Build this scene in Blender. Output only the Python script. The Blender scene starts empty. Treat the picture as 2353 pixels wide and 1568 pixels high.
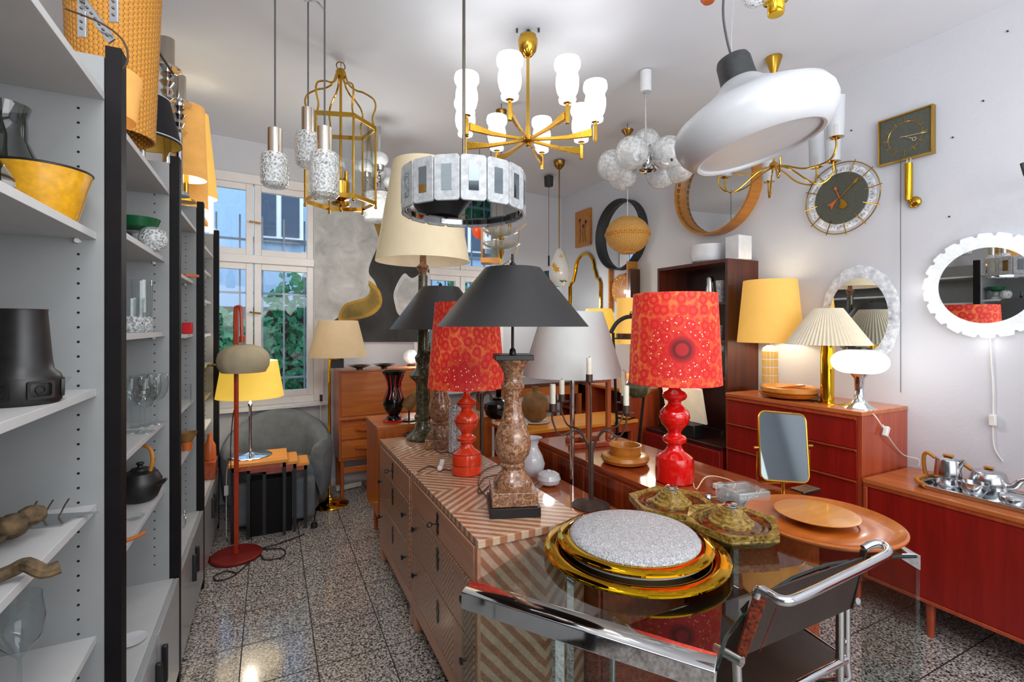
import bpy, bmesh, math, random
from math import sin, cos, pi, radians, atan, atan2, sqrt
from mathutils import Vector, Matrix
random.seed(7)
SC = bpy.context.scene
# ---------------------------------------------------------------- camera, world, light, exposure
F = 1120.0; H = 1.5; TH = atan(556 / 1120.0); CT, ST = cos(TH), sin(TH)
cam = bpy.data.cameras.new('camera'); camo = bpy.data.objects.new('camera', cam)
SC.collection.objects.link(camo); SC.camera = camo
cam.sensor_fit = 'HORIZONTAL'; cam.sensor_width = 36; cam.lens = 36 * F / 2353.0
cam.shift_y = -34 / 2353.0; cam.clip_start = 0.02; cam.clip_end = 100
camo.location = (0, 0, H); camo.rotation_euler = (pi / 2, 0, -TH)
SC.view_settings.view_transform = 'Standard'; SC.view_settings.look = 'None'
SC.view_settings.exposure = 0.0; SC.view_settings.gamma = 1.0
SC.view_settings.use_curve_mapping = False
cy = SC.cycles
cy.max_bounces = 10; cy.diffuse_bounces = 4; cy.glossy_bounces = 5; cy.transmission_bounces = 6
cy.transparent_max_bounces = 16; cy.sample_clamp_indirect = 4; cy.sample_clamp_direct = 0
cy.caustics_reflective = False; cy.caustics_refractive = False; cy.blur_glossy = 0.5
w = bpy.data.worlds.new('world'); SC.world = w; w.use_nodes = True
w.node_tree.nodes['Background'].inputs[0].default_value = (0.62, 0.80, 1.0, 1)
w.node_tree.nodes['Background'].inputs[1].default_value = 2.6

def area_light(name, loc, rot, sx, sy, energy, col=(1, 1, 1)):
    l = bpy.data.lights.new(name, 'AREA'); l.shape = 'RECTANGLE'; l.size = sx; l.size_y = sy
    l.energy = energy; l.color = col
    o = bpy.data.objects.new(name, l); SC.collection.objects.link(o); o.location = loc; o.rotation_euler = rot
    return o
def point_light(name, loc, energy, col=(1, 0.9, 0.75), r=0.04, parent=None):
    l = bpy.data.lights.new(name, 'POINT'); l.energy = energy; l.color = col; l.shadow_soft_size = r
    o = bpy.data.objects.new(name, l); SC.collection.objects.link(o); o.location = loc
    if parent: o.parent = parent
    return o
# unseen fill lights added behind the camera: one frontal, one overhead, one upward
area_light('frontal_fill', (1.2, -2.35, 1.75), (radians(90), 0, radians(0)), 3.6, 2.2, 58, (0.95, 0.98, 1))
area_light('overhead_fill', (1.3, -1.0, 3.0), (0, 0, 0), 2.4, 1.6, 26, (0.99, 0.99, 1))
area_light('upward_fill', (1.3, -0.7, 1.9), (radians(150), 0, 0), 2.2, 1.6, 60, (0.98, 0.99, 1))

area_light('aisle_fill', (-0.05, 0.35, 3.02), (radians(38), 0, radians(-25)), 0.8, 0.8, 26, (1, 0.99, 0.97))  # added fill, out of view, to brighten the chevron chest fronts

# ---------------------------------------------------------------- placement helpers
def P(px, py, d):
    u = (px - 1176.5) / F
    return Vector((u * d * CT + d * ST, d * CT - u * d * ST, H + (750 - py) / F * d))
def atz(px, py, z):
    return P(px, py, (z - H) * F / (750.0 - py))
def dX(px, X): return X / (CT * (px - 620) / F)
def atX(px, py, X): return P(px, py, dX(px, X))
WK = 0.1228; WY = 4.8
def atW(px, py, off=0.0):       # on the window wall
    u = (px - 1176.5) / F; a = u * CT + ST; b = CT - u * ST
    return P(px, py, (WY - off) / (b - WK * a))
def depth(p): return p[0] * ST + p[1] * CT
def top(p, y): return H + (750 - y) / F * depth(p)      # height over floor seen at image row y above point p
FWD = -TH                                                 # rot z that turns local +Y to the camera's forward

# ---------------------------------------------------------------- mesh builder
class MB:
    def __init__(s): s.bm = bmesh.new()
    def _x(s, vs, M):
        if M is not None:
            for v in vs: v.co = M @ v.co
    def box(s, x0, x1, y0, y1, z0, z1, M=None):
        c = [(x, y, z) for z in (z0, z1) for y in (y0, y1) for x in (x0, x1)]
        v = [s.bm.verts.new(p) for p in c]
        for f in ((0, 2, 3, 1), (4, 5, 7, 6), (0, 1, 5, 4), (2, 6, 7, 3), (0, 4, 6, 2), (1, 3, 7, 5)):
            s.bm.faces.new([v[i] for i in f])
        s._x(v, M); return s
    def lathe(s, prof, seg=32, c=(0, 0, 0), closed=False, wob=None, M=None):
        rings = []; vs = []
        for (r, z) in prof:
            if abs(r) < 1e-6:
                v = s.bm.verts.new((c[0], c[1], c[2] + z)); rings.append([v]); vs.append(v)
            else:
                rg = []
                for i in range(seg):
                    a = 2 * pi * i / seg; rr = r * (wob(a, z) if wob else 1)
                    v = s.bm.verts.new((c[0] + rr * cos(a), c[1] + rr * sin(a), c[2] + z)); rg.append(v); vs.append(v)
                rings.append(rg)
        prs = list(zip(rings, rings[1:]))
        if closed: prs.append((rings[-1], rings[0]))
        for A, B in prs:
            for i in range(seg):
                j = (i + 1) % seg
                if len(A) == 1 and len(B) == 1: continue
                if len(A) == 1: q = [A[0], B[j], B[i]]
                elif len(B) == 1: q = [A[i], A[j], B[0]]
                else: q = [A[i], A[j], B[j], B[i]]
                try: s.bm.faces.new(q)
                except ValueError: pass
        if not closed:
            for rg, fl in ((rings[0], 1), (rings[-1], 0)):
                if len(rg) > 2:
                    try: s.bm.faces.new(rg[::-1] if fl else rg)
                    except ValueError: pass
        s._x(vs, M); return s
    def cyl(s, p0, p1, r0, r1=None, seg=16):
        p0 = Vector(p0); p1 = Vector(p1); d = p1 - p0; L = d.length
        M = Matrix.Translation(p0) @ d.to_track_quat('Z', 'Y').to_matrix().to_4x4()
        return s.lathe([(r0, 0), (r0 if r1 is None else r1, L)], seg, M=M)
    def tube(s, pts, r, seg=8, closed=False, smooth=0):
        pts = [Vector(p) for p in pts]
        if smooth: pts = spline(pts, smooth, closed)
        n = len(pts); rings = []; up = None
        for i, p in enumerate(pts):
            if closed: t = pts[(i + 1) % n] - pts[i - 1]
            else: t = pts[min(i + 1, n - 1)] - pts[max(i - 1, 0)]
            if t.length < 1e-9: t = Vector((0, 0, 1))
            t.normalize()
            if up is None: up = t.orthogonal().normalized()
            up = (up - t * up.dot(t))
            up = up.normalized() if up.length > 1e-6 else t.orthogonal().normalized()
            b = t.cross(up); rr = r(i / max(1, n - 1)) if callable(r) else r
            rings.append([s.bm.verts.new(p + (up * cos(2 * pi * k / seg) + b * sin(2 * pi * k / seg)) * rr) for k in range(seg)])
        m = n if closed else n - 1
        for i in range(m):
            A, B = rings[i], rings[(i + 1) % n]
            for k in range(seg): s.bm.faces.new([A[k], A[(k + 1) % seg], B[(k + 1) % seg], B[k]])
        if not closed: s.bm.faces.new(rings[0][::-1]); s.bm.faces.new(rings[-1])
        return s
    def sph(s, c, r, sx=1, sy=1, sz=1, seg=24, rings=14, M=None, wob=None):
        pr = [(r * sin(pi * i / rings), -r * cos(pi * i / rings) * sz) for i in range(rings + 1)]
        pr[0] = (0, pr[0][1]); pr[-1] = (0, pr[-1][1])
        T = Matrix.Translation(c) @ Matrix.Diagonal((sx, sy, 1, 1))
        return s.lathe(pr, seg, M=(M @ T if M is not None else T), wob=wob)
    def prism(s, poly, z0, z1, M=None):
        a = [s.bm.verts.new((x, y, z0)) for x, y in poly]; b = [s.bm.verts.new((x, y, z1)) for x, y in poly]
        n = len(poly); s.bm.faces.new(a[::-1]); s.bm.faces.new(b)
        for i in range(n): s.bm.faces.new([a[i], a[(i + 1) % n], b[(i + 1) % n], b[i]])
        s._x(a + b, M); return s
    def faces(s, vs, fs):
        v = [s.bm.verts.new(p) for p in vs]
        for f in fs: s.bm.faces.new([v[i] for i in f])
        return s
    def build(s, name, mat, parent=None, loc=None, smooth=True, bevel=0, rot=None, solid=0):
        bm = s.bm; bmesh.ops.recalc_face_normals(bm, faces=bm.faces)
        if smooth:
            for f in bm.faces: f.smooth = True
            for e in bm.edges:
                if len(e.link_faces) == 2 and e.calc_face_angle(0) > radians(38): e.smooth = False
        me = bpy.data.meshes.new(name); bm.to_mesh(me); bm.free()
        o = bpy.data.objects.new(name, me); SC.collection.objects.link(o)
        if mat: me.materials.append(M_[mat] if isinstance(mat, str) else mat)
        if parent: o.parent = parent
        if loc is not None: o.location = loc
        if rot is not None: o.rotation_euler = rot
        if solid:
            md = o.modifiers.new('Solidify', 'SOLIDIFY'); md.thickness = solid
        if bevel:
            md = o.modifiers.new('Bevel', 'BEVEL'); md.width = bevel; md.segments = 2; md.limit_method = 'ANGLE'
        return o
def spline(pts, n, closed=False):
    out = []; m = len(pts)
    rng = range(m if closed else m - 1)
    for i in rng:
        if closed: p0, p1, p2, p3 = pts[i - 1], pts[i], pts[(i + 1) % m], pts[(i + 2) % m]
        else: p0, p1, p2, p3 = pts[max(i - 1, 0)], pts[i], pts[i + 1], pts[min(i + 2, m - 1)]
        for k in range(n):
            t = k / n
            out.append(0.5 * ((2 * p1) + (-p0 + p2) * t + (2 * p0 - 5 * p1 + 4 * p2 - p3) * t * t + (-p0 + 3 * p1 - 3 * p2 + p3) * t ** 3))
    if not closed: out.append(pts[-1])
    return out
def tag(o, label=None, cat=None, group=None, kind=None):
    if label: o['label'] = label
    if cat: o['category'] = cat
    if group: o['group'] = group
    if kind: o['kind'] = kind
    return o
def thing(name, label, cat, loc=(0, 0, 0), rz=0, group=None):
    o = bpy.data.objects.new(name, None); SC.collection.objects.link(o); o.empty_display_size = 0.05
    o.location = loc; o.rotation_euler = (0, 0, rz); return tag(o, label, cat, group)
def one(name, label, cat, mb, mat, loc=None, group=None, **k):
    return tag(mb.build(name, mat, None, loc, **k), label, cat, group)
def struct(name, mb, mat, **k): return tag(mb.build(name, mat, None, **k), kind='structure')
def dup(root, loc, rz=None, label=None):
    r = root.copy(); SC.collection.objects.link(r); r.location = loc
    if rz is not None: r.rotation_euler = (0, 0, rz)
    if label: r['label'] = label
    def rec(a, b):
        for ch in list(a.children):
            c = ch.copy(); SC.collection.objects.link(c); c.parent = b; rec(ch, c)
    rec(root, r); return r
def shell(mb, prof, t=0.003, seg=40, c=(0, 0, 0), wob=None, M=None):
    # closed thin wall around an open profile
    inner = [(max(r - t, 0.0005), z + (t if i == 0 and prof[0][0] < 0.02 else 0)) for i, (r, z) in enumerate(prof)]
    return mb.lathe(list(prof) + inner[::-1], seg, c, closed=True, wob=wob, M=M)
def vessel(mb, prof, t=0.004, seg=32, c=(0, 0, 0), wob=None):
    # prof from (0,z) bottom centre outward and up; makes the inside too
    inner = [(max(r - t, 0), z) for r, z in prof[1:]]
    b = inner[0]; inner[0] = (max(b[0], 0.001), b[1] + t)
    return mb.lathe(list(prof) + inner[::-1] + [(0, prof[0][1] + t)], seg, c, wob=wob)

# ---------------------------------------------------------------- materials
M_ = {}
def srgb(h):
    h = h.lstrip('#'); v = [int(h[i:i + 2], 16) / 255 for i in (0, 2, 4)]
    return tuple(x / 12.92 if x <= 0.04045 else ((x + 0.055) / 1.055) ** 2.4 for x in v) + (1,)
def base(name):
    m = bpy.data.materials.new(name); m.use_nodes = True; nt = m.node_tree
    M_[name] = m; return m, nt, nt.nodes['Principled BSDF']
def nd(nt, t, **k):
    n = nt.nodes.new(t)
    for a, b in k.items(): setattr(n, a, b)
    return n
def setb(b, col=None, rough=None, metal=None, spec=None, emis=None, es=None, coat=None, trans=None):
    I = b.inputs
    if col is not None: I['Base Color'].default_value = col
    if rough is not None: I['Roughness'].default_value = rough
    if metal is not None: I['Metallic'].default_value = metal
    if spec is not None: I['Specular IOR Level'].default_value = spec
    if emis is not None: I['Emission Color'].default_value = emis
    if es is not None: I['Emission Strength'].default_value = es
    if coat is not None: I['Coat Weight'].default_value = coat; I['Coat Roughness'].default_value = 0.05
def ramp(nt, stops, interp='LINEAR'):
    r = nd(nt, 'ShaderNodeValToRGB'); e = r.color_ramp.elements; r.color_ramp.interpolation = interp
    while len(e) < len(stops): e.new(0.5)
    for i, (p, c) in enumerate(stops): e[i].position = p; e[i].color = c
    return r
def coords(nt, scale=(1, 1, 1), world=False, loc=(0, 0, 0)):
    tc = nd(nt, 'ShaderNodeTexCoord'); mp = nd(nt, 'ShaderNodeMapping')
    mp.inputs['Scale'].default_value = scale; mp.inputs['Location'].default_value = loc
    if world:
        g = nd(nt, 'ShaderNodeNewGeometry'); nt.links.new(g.outputs['Position'], mp.inputs[0])
    else: nt.links.new(tc.outputs['Object'], mp.inputs[0])
    return mp.outputs[0]
def noise(nt, vec, scale, detail=4, rough=0.6, dist=0):
    n = nd(nt, 'ShaderNodeTexNoise'); n.inputs['Scale'].default_value = scale; n.inputs['Detail'].default_value = detail
    n.inputs['Roughness'].default_value = rough; n.inputs['Distortion'].default_value = dist
    nt.links.new(vec, n.inputs['Vector']); return n.outputs[0]
def bump(nt, b, fac, strength=0.3, dist=0.01):
    n = nd(nt, 'ShaderNodeBump'); n.inputs['Strength'].default_value = strength; n.inputs['Distance'].default_value = dist
    nt.links.new(fac, n.inputs['Height']); nt.links.new(n.outputs[0], b.inputs['Normal'])
def math_(nt, op, a, b=None, c=None):
    n = nd(nt, 'ShaderNodeMath', operation=op)
    for i, v in enumerate((a, b, c)):
        if v is None: continue
        if isinstance(v, (int, float)): n.inputs[i].default_value = v
        else: nt.links.new(v, n.inputs[i])
    return n.outputs[0]
def mixc(nt, fac, a, b):
    n = nd(nt, 'ShaderNodeMix', data_type='RGBA')
    for s, v in ((0, fac), (6, a), (7, b)):
        if isinstance(v, (int, float)): n.inputs[s].default_value = v
        elif isinstance(v, tuple): n.inputs[s].default_value = v
        else: nt.links.new(v, n.inputs[s])
    return n.outputs[2]
def plain(name, col, rough=0.5, metal=0, spec=0.5, vary=0.06, nscale=12, bmp=0, bscale=200, coat=None, emis=None, es=None):
    m, nt, b = base(name); c = srgb(col); setb(b, c, rough, metal, spec, coat=coat)
    v = coords(nt); f = noise(nt, v, nscale, 3)
    d = tuple(x * (1 - vary * 2) for x in c[:3]) + (1,); l = tuple(min(1, x * (1 + vary)) for x in c[:3]) + (1,)
    r = ramp(nt, [(0.3, d), (0.7, l)]); nt.links.new(f, r.inputs[0]); nt.links.new(r.outputs[0], b.inputs['Base Color'])
    if bmp: bump(nt, b, noise(nt, v, bscale, 3), bmp, 0.003)
    if emis: setb(b, emis=srgb(emis), es=es)
    return m
def wood(name, c1, c2, axis='Y', rough=0.3, scale=1.0, coat=0.2, bands=0.0, spec=0.5):
    m, nt, b = base(name); setb(b, rough=rough, coat=coat, spec=spec)
    s = [26 * scale] * 3; s['XYZ'.index(axis)] = 1.6 * scale
    v = coords(nt, tuple(s)); f = noise(nt, v, 1.0, 6, 0.62, 0.7)
    r = ramp(nt, [(0.28, srgb(c1)), (0.72, srgb(c2))]); nt.links.new(f, r.inputs[0]); out = r.outputs[0]
    nt.links.new(out, b.inputs['Base Color']); bump(nt, b, f, 0.05, 0.002)
    return m
def metal(name, col, rough=0.15, bmp=0, bscale=60):
    m, nt, b = base(name); setb(b, srgb(col), rough, 1.0)
    v = coords(nt); f = noise(nt, v, 25, 3); r = ramp(nt, [(0.3, (rough * 0.8,) * 3 + (1,)), (0.8, (rough * 1.3,) * 3 + (1,))])
    nt.links.new(f, r.inputs[0]); nt.links.new(r.outputs[0], b.inputs['Roughness'])
    if bmp: bump(nt, b, noise(nt, v, bscale, 3), bmp, 0.003)
    return m
def glass(name, tint='#f4fbfa', refl=1.0, body=0.0, bodycol='#ffffff', bscale=0, bstr=0.5, rough=0.02, voro=False, body_em=0):
    # thin clear glass: straight-through transmission + fresnel reflection (+ some frosted body)
    m, nt, b = base(name); nt.nodes.remove(b); out = nt.nodes['Material Output']
    t = nd(nt, 'ShaderNodeBsdfTransparent'); t.inputs[0].default_value = srgb(tint)
    g = nd(nt, 'ShaderNodeBsdfGlossy'); g.inputs['Roughness'].default_value = rough
    lw = nd(nt, 'ShaderNodeFresnel'); lw.inputs['IOR'].default_value = 1.5
    mx = nd(nt, 'ShaderNodeMixShader'); v = coords(nt)
    if bscale:
        bp = nd(nt, 'ShaderNodeBump'); bp.inputs['Strength'].default_value = bstr; bp.inputs['Distance'].default_value = 0.01
        if voro:
            vo = nd(nt, 'ShaderNodeTexVoronoi'); vo.inputs['Scale'].default_value = bscale; nt.links.new(v, vo.inputs['Vector']); hh = vo.outputs['Distance']
        else: hh = noise(nt, v, bscale, 3)
        nt.links.new(hh, bp.inputs['Height'])
        for x in (g, lw): nt.links.new(bp.outputs[0], x.inputs['Normal'])
    ge = nd(nt, 'ShaderNodeNewGeometry'); ff = math_(nt, 'SUBTRACT', 1.0, ge.outputs['Backfacing'])
    fac = math_(nt, 'MULTIPLY', math_(nt, 'MULTIPLY', lw.outputs[0], refl), ff); fac = math_(nt, 'MINIMUM', fac, 1.0)
    src = t.outputs[0]
    if body:
        df = nd(nt, 'ShaderNodeBsdfPrincipled'); df.inputs['Base Color'].default_value = srgb(bodycol); df.inputs['Roughness'].default_value = 0.4
        if body_em: df.inputs['Emission Color'].default_value = srgb(bodycol); df.inputs['Emission Strength'].default_value = body_em
        m2 = nd(nt, 'ShaderNodeMixShader')
        if bscale:
            rr = ramp(nt, [(0.3, (max(0, body - 0.25),) * 3 + (1,)), (0.7, (min(1, body + 0.25),) * 3 + (1,))]); nt.links.new(hh, rr.inputs[0]); nt.links.new(rr.outputs[0], m2.inputs[0])
        else: m2.inputs[0].default_value = body
        nt.links.new(t.outputs[0], m2.inputs[1]); nt.links.new(df.outputs[0], m2.inputs[2]); src = m2.outputs[0]
    nt.links.new(fac, mx.inputs[0]); nt.links.new(src, mx.inputs[1]); nt.links.new(g.outputs[0], mx.inputs[2])
    nt.links.new(mx.outputs[0], out.inputs[0]); return m
def chevron(name, a, bb, c1, c2, width=0.13, stripe=0.034, rough=0.35):
    # herringbone veneer: stripes run at 45 degrees, mirrored every `width` along axis bb
    m, nt, b = base(name); setb(b, rough=rough, coat=0.15)
    tc = nd(nt, 'ShaderNodeTexCoord'); sp = nd(nt, 'ShaderNodeSeparateXYZ'); nt.links.new(tc.outputs['Object'], sp.inputs[0])
    A = sp.outputs['XYZ'.index(a)]; B = sp.outputs['XYZ'.index(bb)]
    pp = math_(nt, 'PINGPONG', B, width); s = math_(nt, 'ADD', math_(nt, 'MULTIPLY', A, 0.85), pp)
    nz = noise(nt, coords(nt), 9, 3); s = math_(nt, 'ADD', s, math_(nt, 'MULTIPLY', nz, 0.012))
    fr = math_(nt, 'FRACT', math_(nt, 'DIVIDE', math_(nt, 'ADD', s, 5.0), stripe))
    tri = math_(nt, 'ABSOLUTE', math_(nt, 'SUBTRACT', fr, 0.5))
    r = ramp(nt, [(0.2, srgb(c1)), (0.3, srgb(c2))]); nt.links.new(tri, r.inputs[0])
    n2 = noise(nt, coords(nt, (30, 30, 30)), 1.2, 4); r2 = ramp(nt, [(0.3, (0.72, 0.70, 0.68, 1)), (0.75, (1, 1, 1, 1))]); nt.links.new(n2, r2.inputs[0])
    mm = nd(nt, 'ShaderNodeMix', data_type='RGBA', blend_type='MULTIPLY'); mm.inputs[0].default_value = 1
    nt.links.new(r.outputs[0], mm.inputs[6]); nt.links.new(r2.outputs[0], mm.inputs[7]); nt.links.new(mm.outputs[2], b.inputs['Base Color'])
    return m

plain('wall', '#d0d2d8', 0.85, vary=0.012, nscale=3, bmp=0.35, bscale=45)
plain('ceiling', '#dde1e8', 0.9, vary=0.01, nscale=2)
plain('white_paint', '#e9e6e4', 0.35, vary=0.02)
plain('shelf_grey', '#8e9090', 0.6, vary=0.02)
plain('shelf_white', '#c4c4c3', 0.5, vary=0.02)
plain('door_grey', '#a3a5a5', 0.18, vary=0.02)
plain('black_post', '#120f11', 0.5, spec=0.15, vary=0.1, bmp=0.2, bscale=500)
plain('black', '#101012', 0.4)
plain('black_gloss', '#0c0a0a', 0.12)
plain('black_shade', '#2b2b2c', 0.42, vary=0.05, bmp=0.15, bscale=700)
plain('iron', '#5c4b42', 0.5, metal=0.6, vary=0.15, nscale=40)
plain('rubber_cord', '#1b1a1a', 0.5)
plain('grey_cord', '#4a4a4c', 0.5)
plain('brown_cord', '#4a3421', 0.5)
plain('white_plastic', '#e8e6e0', 0.35)
plain('opal', '#e9eef2', 0.12, coat=0.5)
plain('white_matte', '#dcdde0', 0.45)
plain('pendant_white', '#b6b8bb', 0.35, bmp=0.08, bscale=400, vary=0.02)
plain('grey_rubber', '#2d2e30', 0.6, vary=0.2, nscale=30)
plain('cream_shade', '#e8d9b8', 0.8, bmp=0.1, bscale=500, vary=0.02, emis='#e8d2a0', es=0.12)
plain('beige_shade', '#d8bf98', 0.8, bmp=0.1, bscale=500, vary=0.03, emis='#d8bc8c', es=0.10)
plain('grey_shade', '#d0d5d2', 0.8, vary=0.02, bmp=0.1, bscale=600)
plain('linen_shade', '#b9ab8c', 0.8, vary=0.04, bmp=0.15, bscale=400)
plain('lit_yellow', '#f5c45a', 0.8, vary=0.03, emis='#ffb736', es=0.55)
plain('lit_yellow_soft', '#edbf66', 0.8, vary=0.03, bmp=0.1, bscale=500, emis='#f2b24a', es=0.38)
plain('lit_bright_yellow', '#f3cf6c', 0.8, vary=0.05, emis='#ffd04a', es=0.55)
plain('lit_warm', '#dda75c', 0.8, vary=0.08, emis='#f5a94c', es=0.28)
plain('shade_inner', '#fff4e0', 0.9, emis='#fff0d0', es=0.9)
plain('lit_white', '#ffffff', 0.4, emis='#ffffff', es=1.6)
plain('pleated', '#ddd3bb', 0.8, vary=0.03, emis='#e8dcc0', es=0.10)
plain('gold_inner', '#c9a24e', 0.6, emis='#c9a040', es=0.15)
plain('red_lacquer', '#b43c1e', 0.35, vary=0.1)
plain('red_base', '#7d120c', 0.5, vary=0.1)
plain('red_ceramic', '#e0120e', 0.12, coat=0.8, vary=0.06)
plain('orange_ceramic', '#e8401c', 0.2, coat=0.5, vary=0.12, nscale=20)
plain('glaze_line', '#3a0a06', 0.3)
plain('candle', '#e6e2cf', 0.45)
plain('leather', '#35261e', 0.35, vary=0.15, bmp=0.25, bscale=300)
plain('worn_leather', '#8a3515', 0.6, vary=0.5, nscale=90, bmp=0.5, bscale=150)
plain('black_cloth', '#14161c', 0.8)
plain('green_edge', '#0b2420', 0.1)
plain('velvet', '#6c7175', 0.9, vary=0.12, nscale=8)
plain('yellow_ceramic', '#dfa21f', 0.25, coat=0.5, vary=0.1, nscale=60)
plain('dark_ceramic', '#1d1c1c', 0.4, vary=0.2, nscale=40)
plain('green_glaze', '#0f5a32', 0.25)
plain('red_plastic', '#d0101c', 0.3)
plain('navy_glaze', '#10131f', 0.15, coat=0.5)
plain('stoneware', '#8a6433', 0.65, vary=0.2, nscale=14)
plain('terracotta', '#c8642a', 0.4)
plain('straw', '#f0d9a8', 0.7)
plain('brass_dark_dial', '#50534a', 0.55, vary=0.08, nscale=60)
plain('teal', '#0f5256', 0.4)
plain('orange_glass', '#ee5a2c', 0.3, emis='#ee5020', es=0.25)
plain('facade', '#9db4cd', 0.9, vary=0.04)
plain('facade_window', '#2a3b52', 0.2)
plain('bark', '#3a2c20', 0.9)
plain('grate', '#98a2b0', 0.5)
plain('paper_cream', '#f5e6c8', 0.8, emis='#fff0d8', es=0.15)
plain('dried', '#6b563c', 0.9, vary=0.4, nscale=40)
wood('teak', '#a8561f', '#cf7a35', 'X', 0.28)
wood('teak_z', '#a54e1c', '#c96a2b', 'Z', 0.3)
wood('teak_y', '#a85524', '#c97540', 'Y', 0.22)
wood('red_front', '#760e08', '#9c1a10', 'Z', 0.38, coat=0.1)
wood('red_front_y', '#7f0e08', '#a01c10', 'Y', 0.38, coat=0.1)
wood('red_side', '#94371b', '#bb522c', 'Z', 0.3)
wood('red_brown', '#8a3213', '#b85628', 'Y', 0.22, coat=0.4)
wood('rosewood', '#2b0d08', '#5f2a17', 'Z', 0.3, scale=0.6)
wood('rosewood_dark', '#230a08', '#3e1410', 'Z', 0.4)
wood('dark_wood', '#3a2015', '#5a3524', 'X', 0.3)
wood('striped', '#4a1206', '#b04a22', 'Z', 0.2, scale=0.7, coat=0.5)
wood('glossy_top', '#9a4a22', '#bd6a3a', 'Y', 0.12, coat=0.8)
wood('bright_teak', '#e08a22', '#f0a239', 'X', 0.35)
wood('pine', '#b47a5a', '#cc9474', 'Y', 0.4)
wood('plate_wood', '#a45216', '#c87028', 'X', 0.3, scale=0.5)
wood('bowl_wood', '#c07420', '#d99138', 'X', 0.3)
wood('handle_wood', '#a8651c', '#c98630', 'Z', 0.4)
chevron('chev_top', 'X', 'Y', '#dfbd9e', '#b4764f', 0.27, 0.048)
chevron('chev_front', 'Z', 'Y', '#cfa284', '#a06a4a', 0.12, 0.022)
chevron('chev_side', 'Z', 'X', '#d0aa90', '#a96d4e', 0.27, 0.055)
metal('brass', '#c79a3a', 0.18)
metal('bright_brass', '#e0ae2c', 0.08)
metal('gold_plate', '#d9a512', 0.04)
metal('rough_brass', '#cf9f36', 0.3, 0.6, 120)
metal('old_brass', '#8f6a33', 0.3)
metal('chrome', '#d8d9da', 0.05)
metal('nickel', '#c4b9ab', 0.14)
metal('pewter', '#c9ccce', 0.16, 0.1, 60)
metal('mirror', '#e6eaec', 0.005)
metal('black_mirror', '#55585a', 0.03)
metal('bronze', '#5d5138', 0.35, 0.5, 60)
metal('steel_rod', '#6f675e', 0.3)
glass('clear_glass', '#fbfdfd', 1.5)
glass('window_glass', '#fcfefe', 0.7)
glass('thick_glass', '#f2f8f8', 2.2, 0.22, '#eef6f4')
metal('dim_mirror', '#8b9497', 0.02)  # darker tint put into the mirror colour to dim its bright reflection
glass('table_glass', '#e6efed', 1.6)
glass('crystal', '#f4f6f6', 1.6, 0.3, '#f4f6f6', 110, 1.0, 0.05, voro=True)
glass('bubble_glass', '#f6f8f8', 1.8, 0.42, '#f4f6f6', 45, 0.7, 0.06)
glass('ice_glass', '#f0f2f3', 0.5, 0.85, '#b9bdc0', 45, 0.6, 0.2)
glass('dish_glass', '#e8ebe8', 1.5, 0.35, '#e9e6da')
glass('frost_glass', '#f4f6f7', 1.0, 0.35, '#eef0f2')
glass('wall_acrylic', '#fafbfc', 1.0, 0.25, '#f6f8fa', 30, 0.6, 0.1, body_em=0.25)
glass('lit_glass', '#ffffff', 1.0, 0.8, '#ffffff', 70, 0.6, 0.1, body_em=1.1)
glass('lit_rim', '#ffffff', 0.8, 0.8, '#e9eef0', 30, 1.0, 0.15, body_em=0.3)
glass('flower_glass', '#f2f2ee', 1.2, 0.72, '#f0efe8')
glass('smoke_glass', '#c9ccc8', 1.5)

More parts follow.
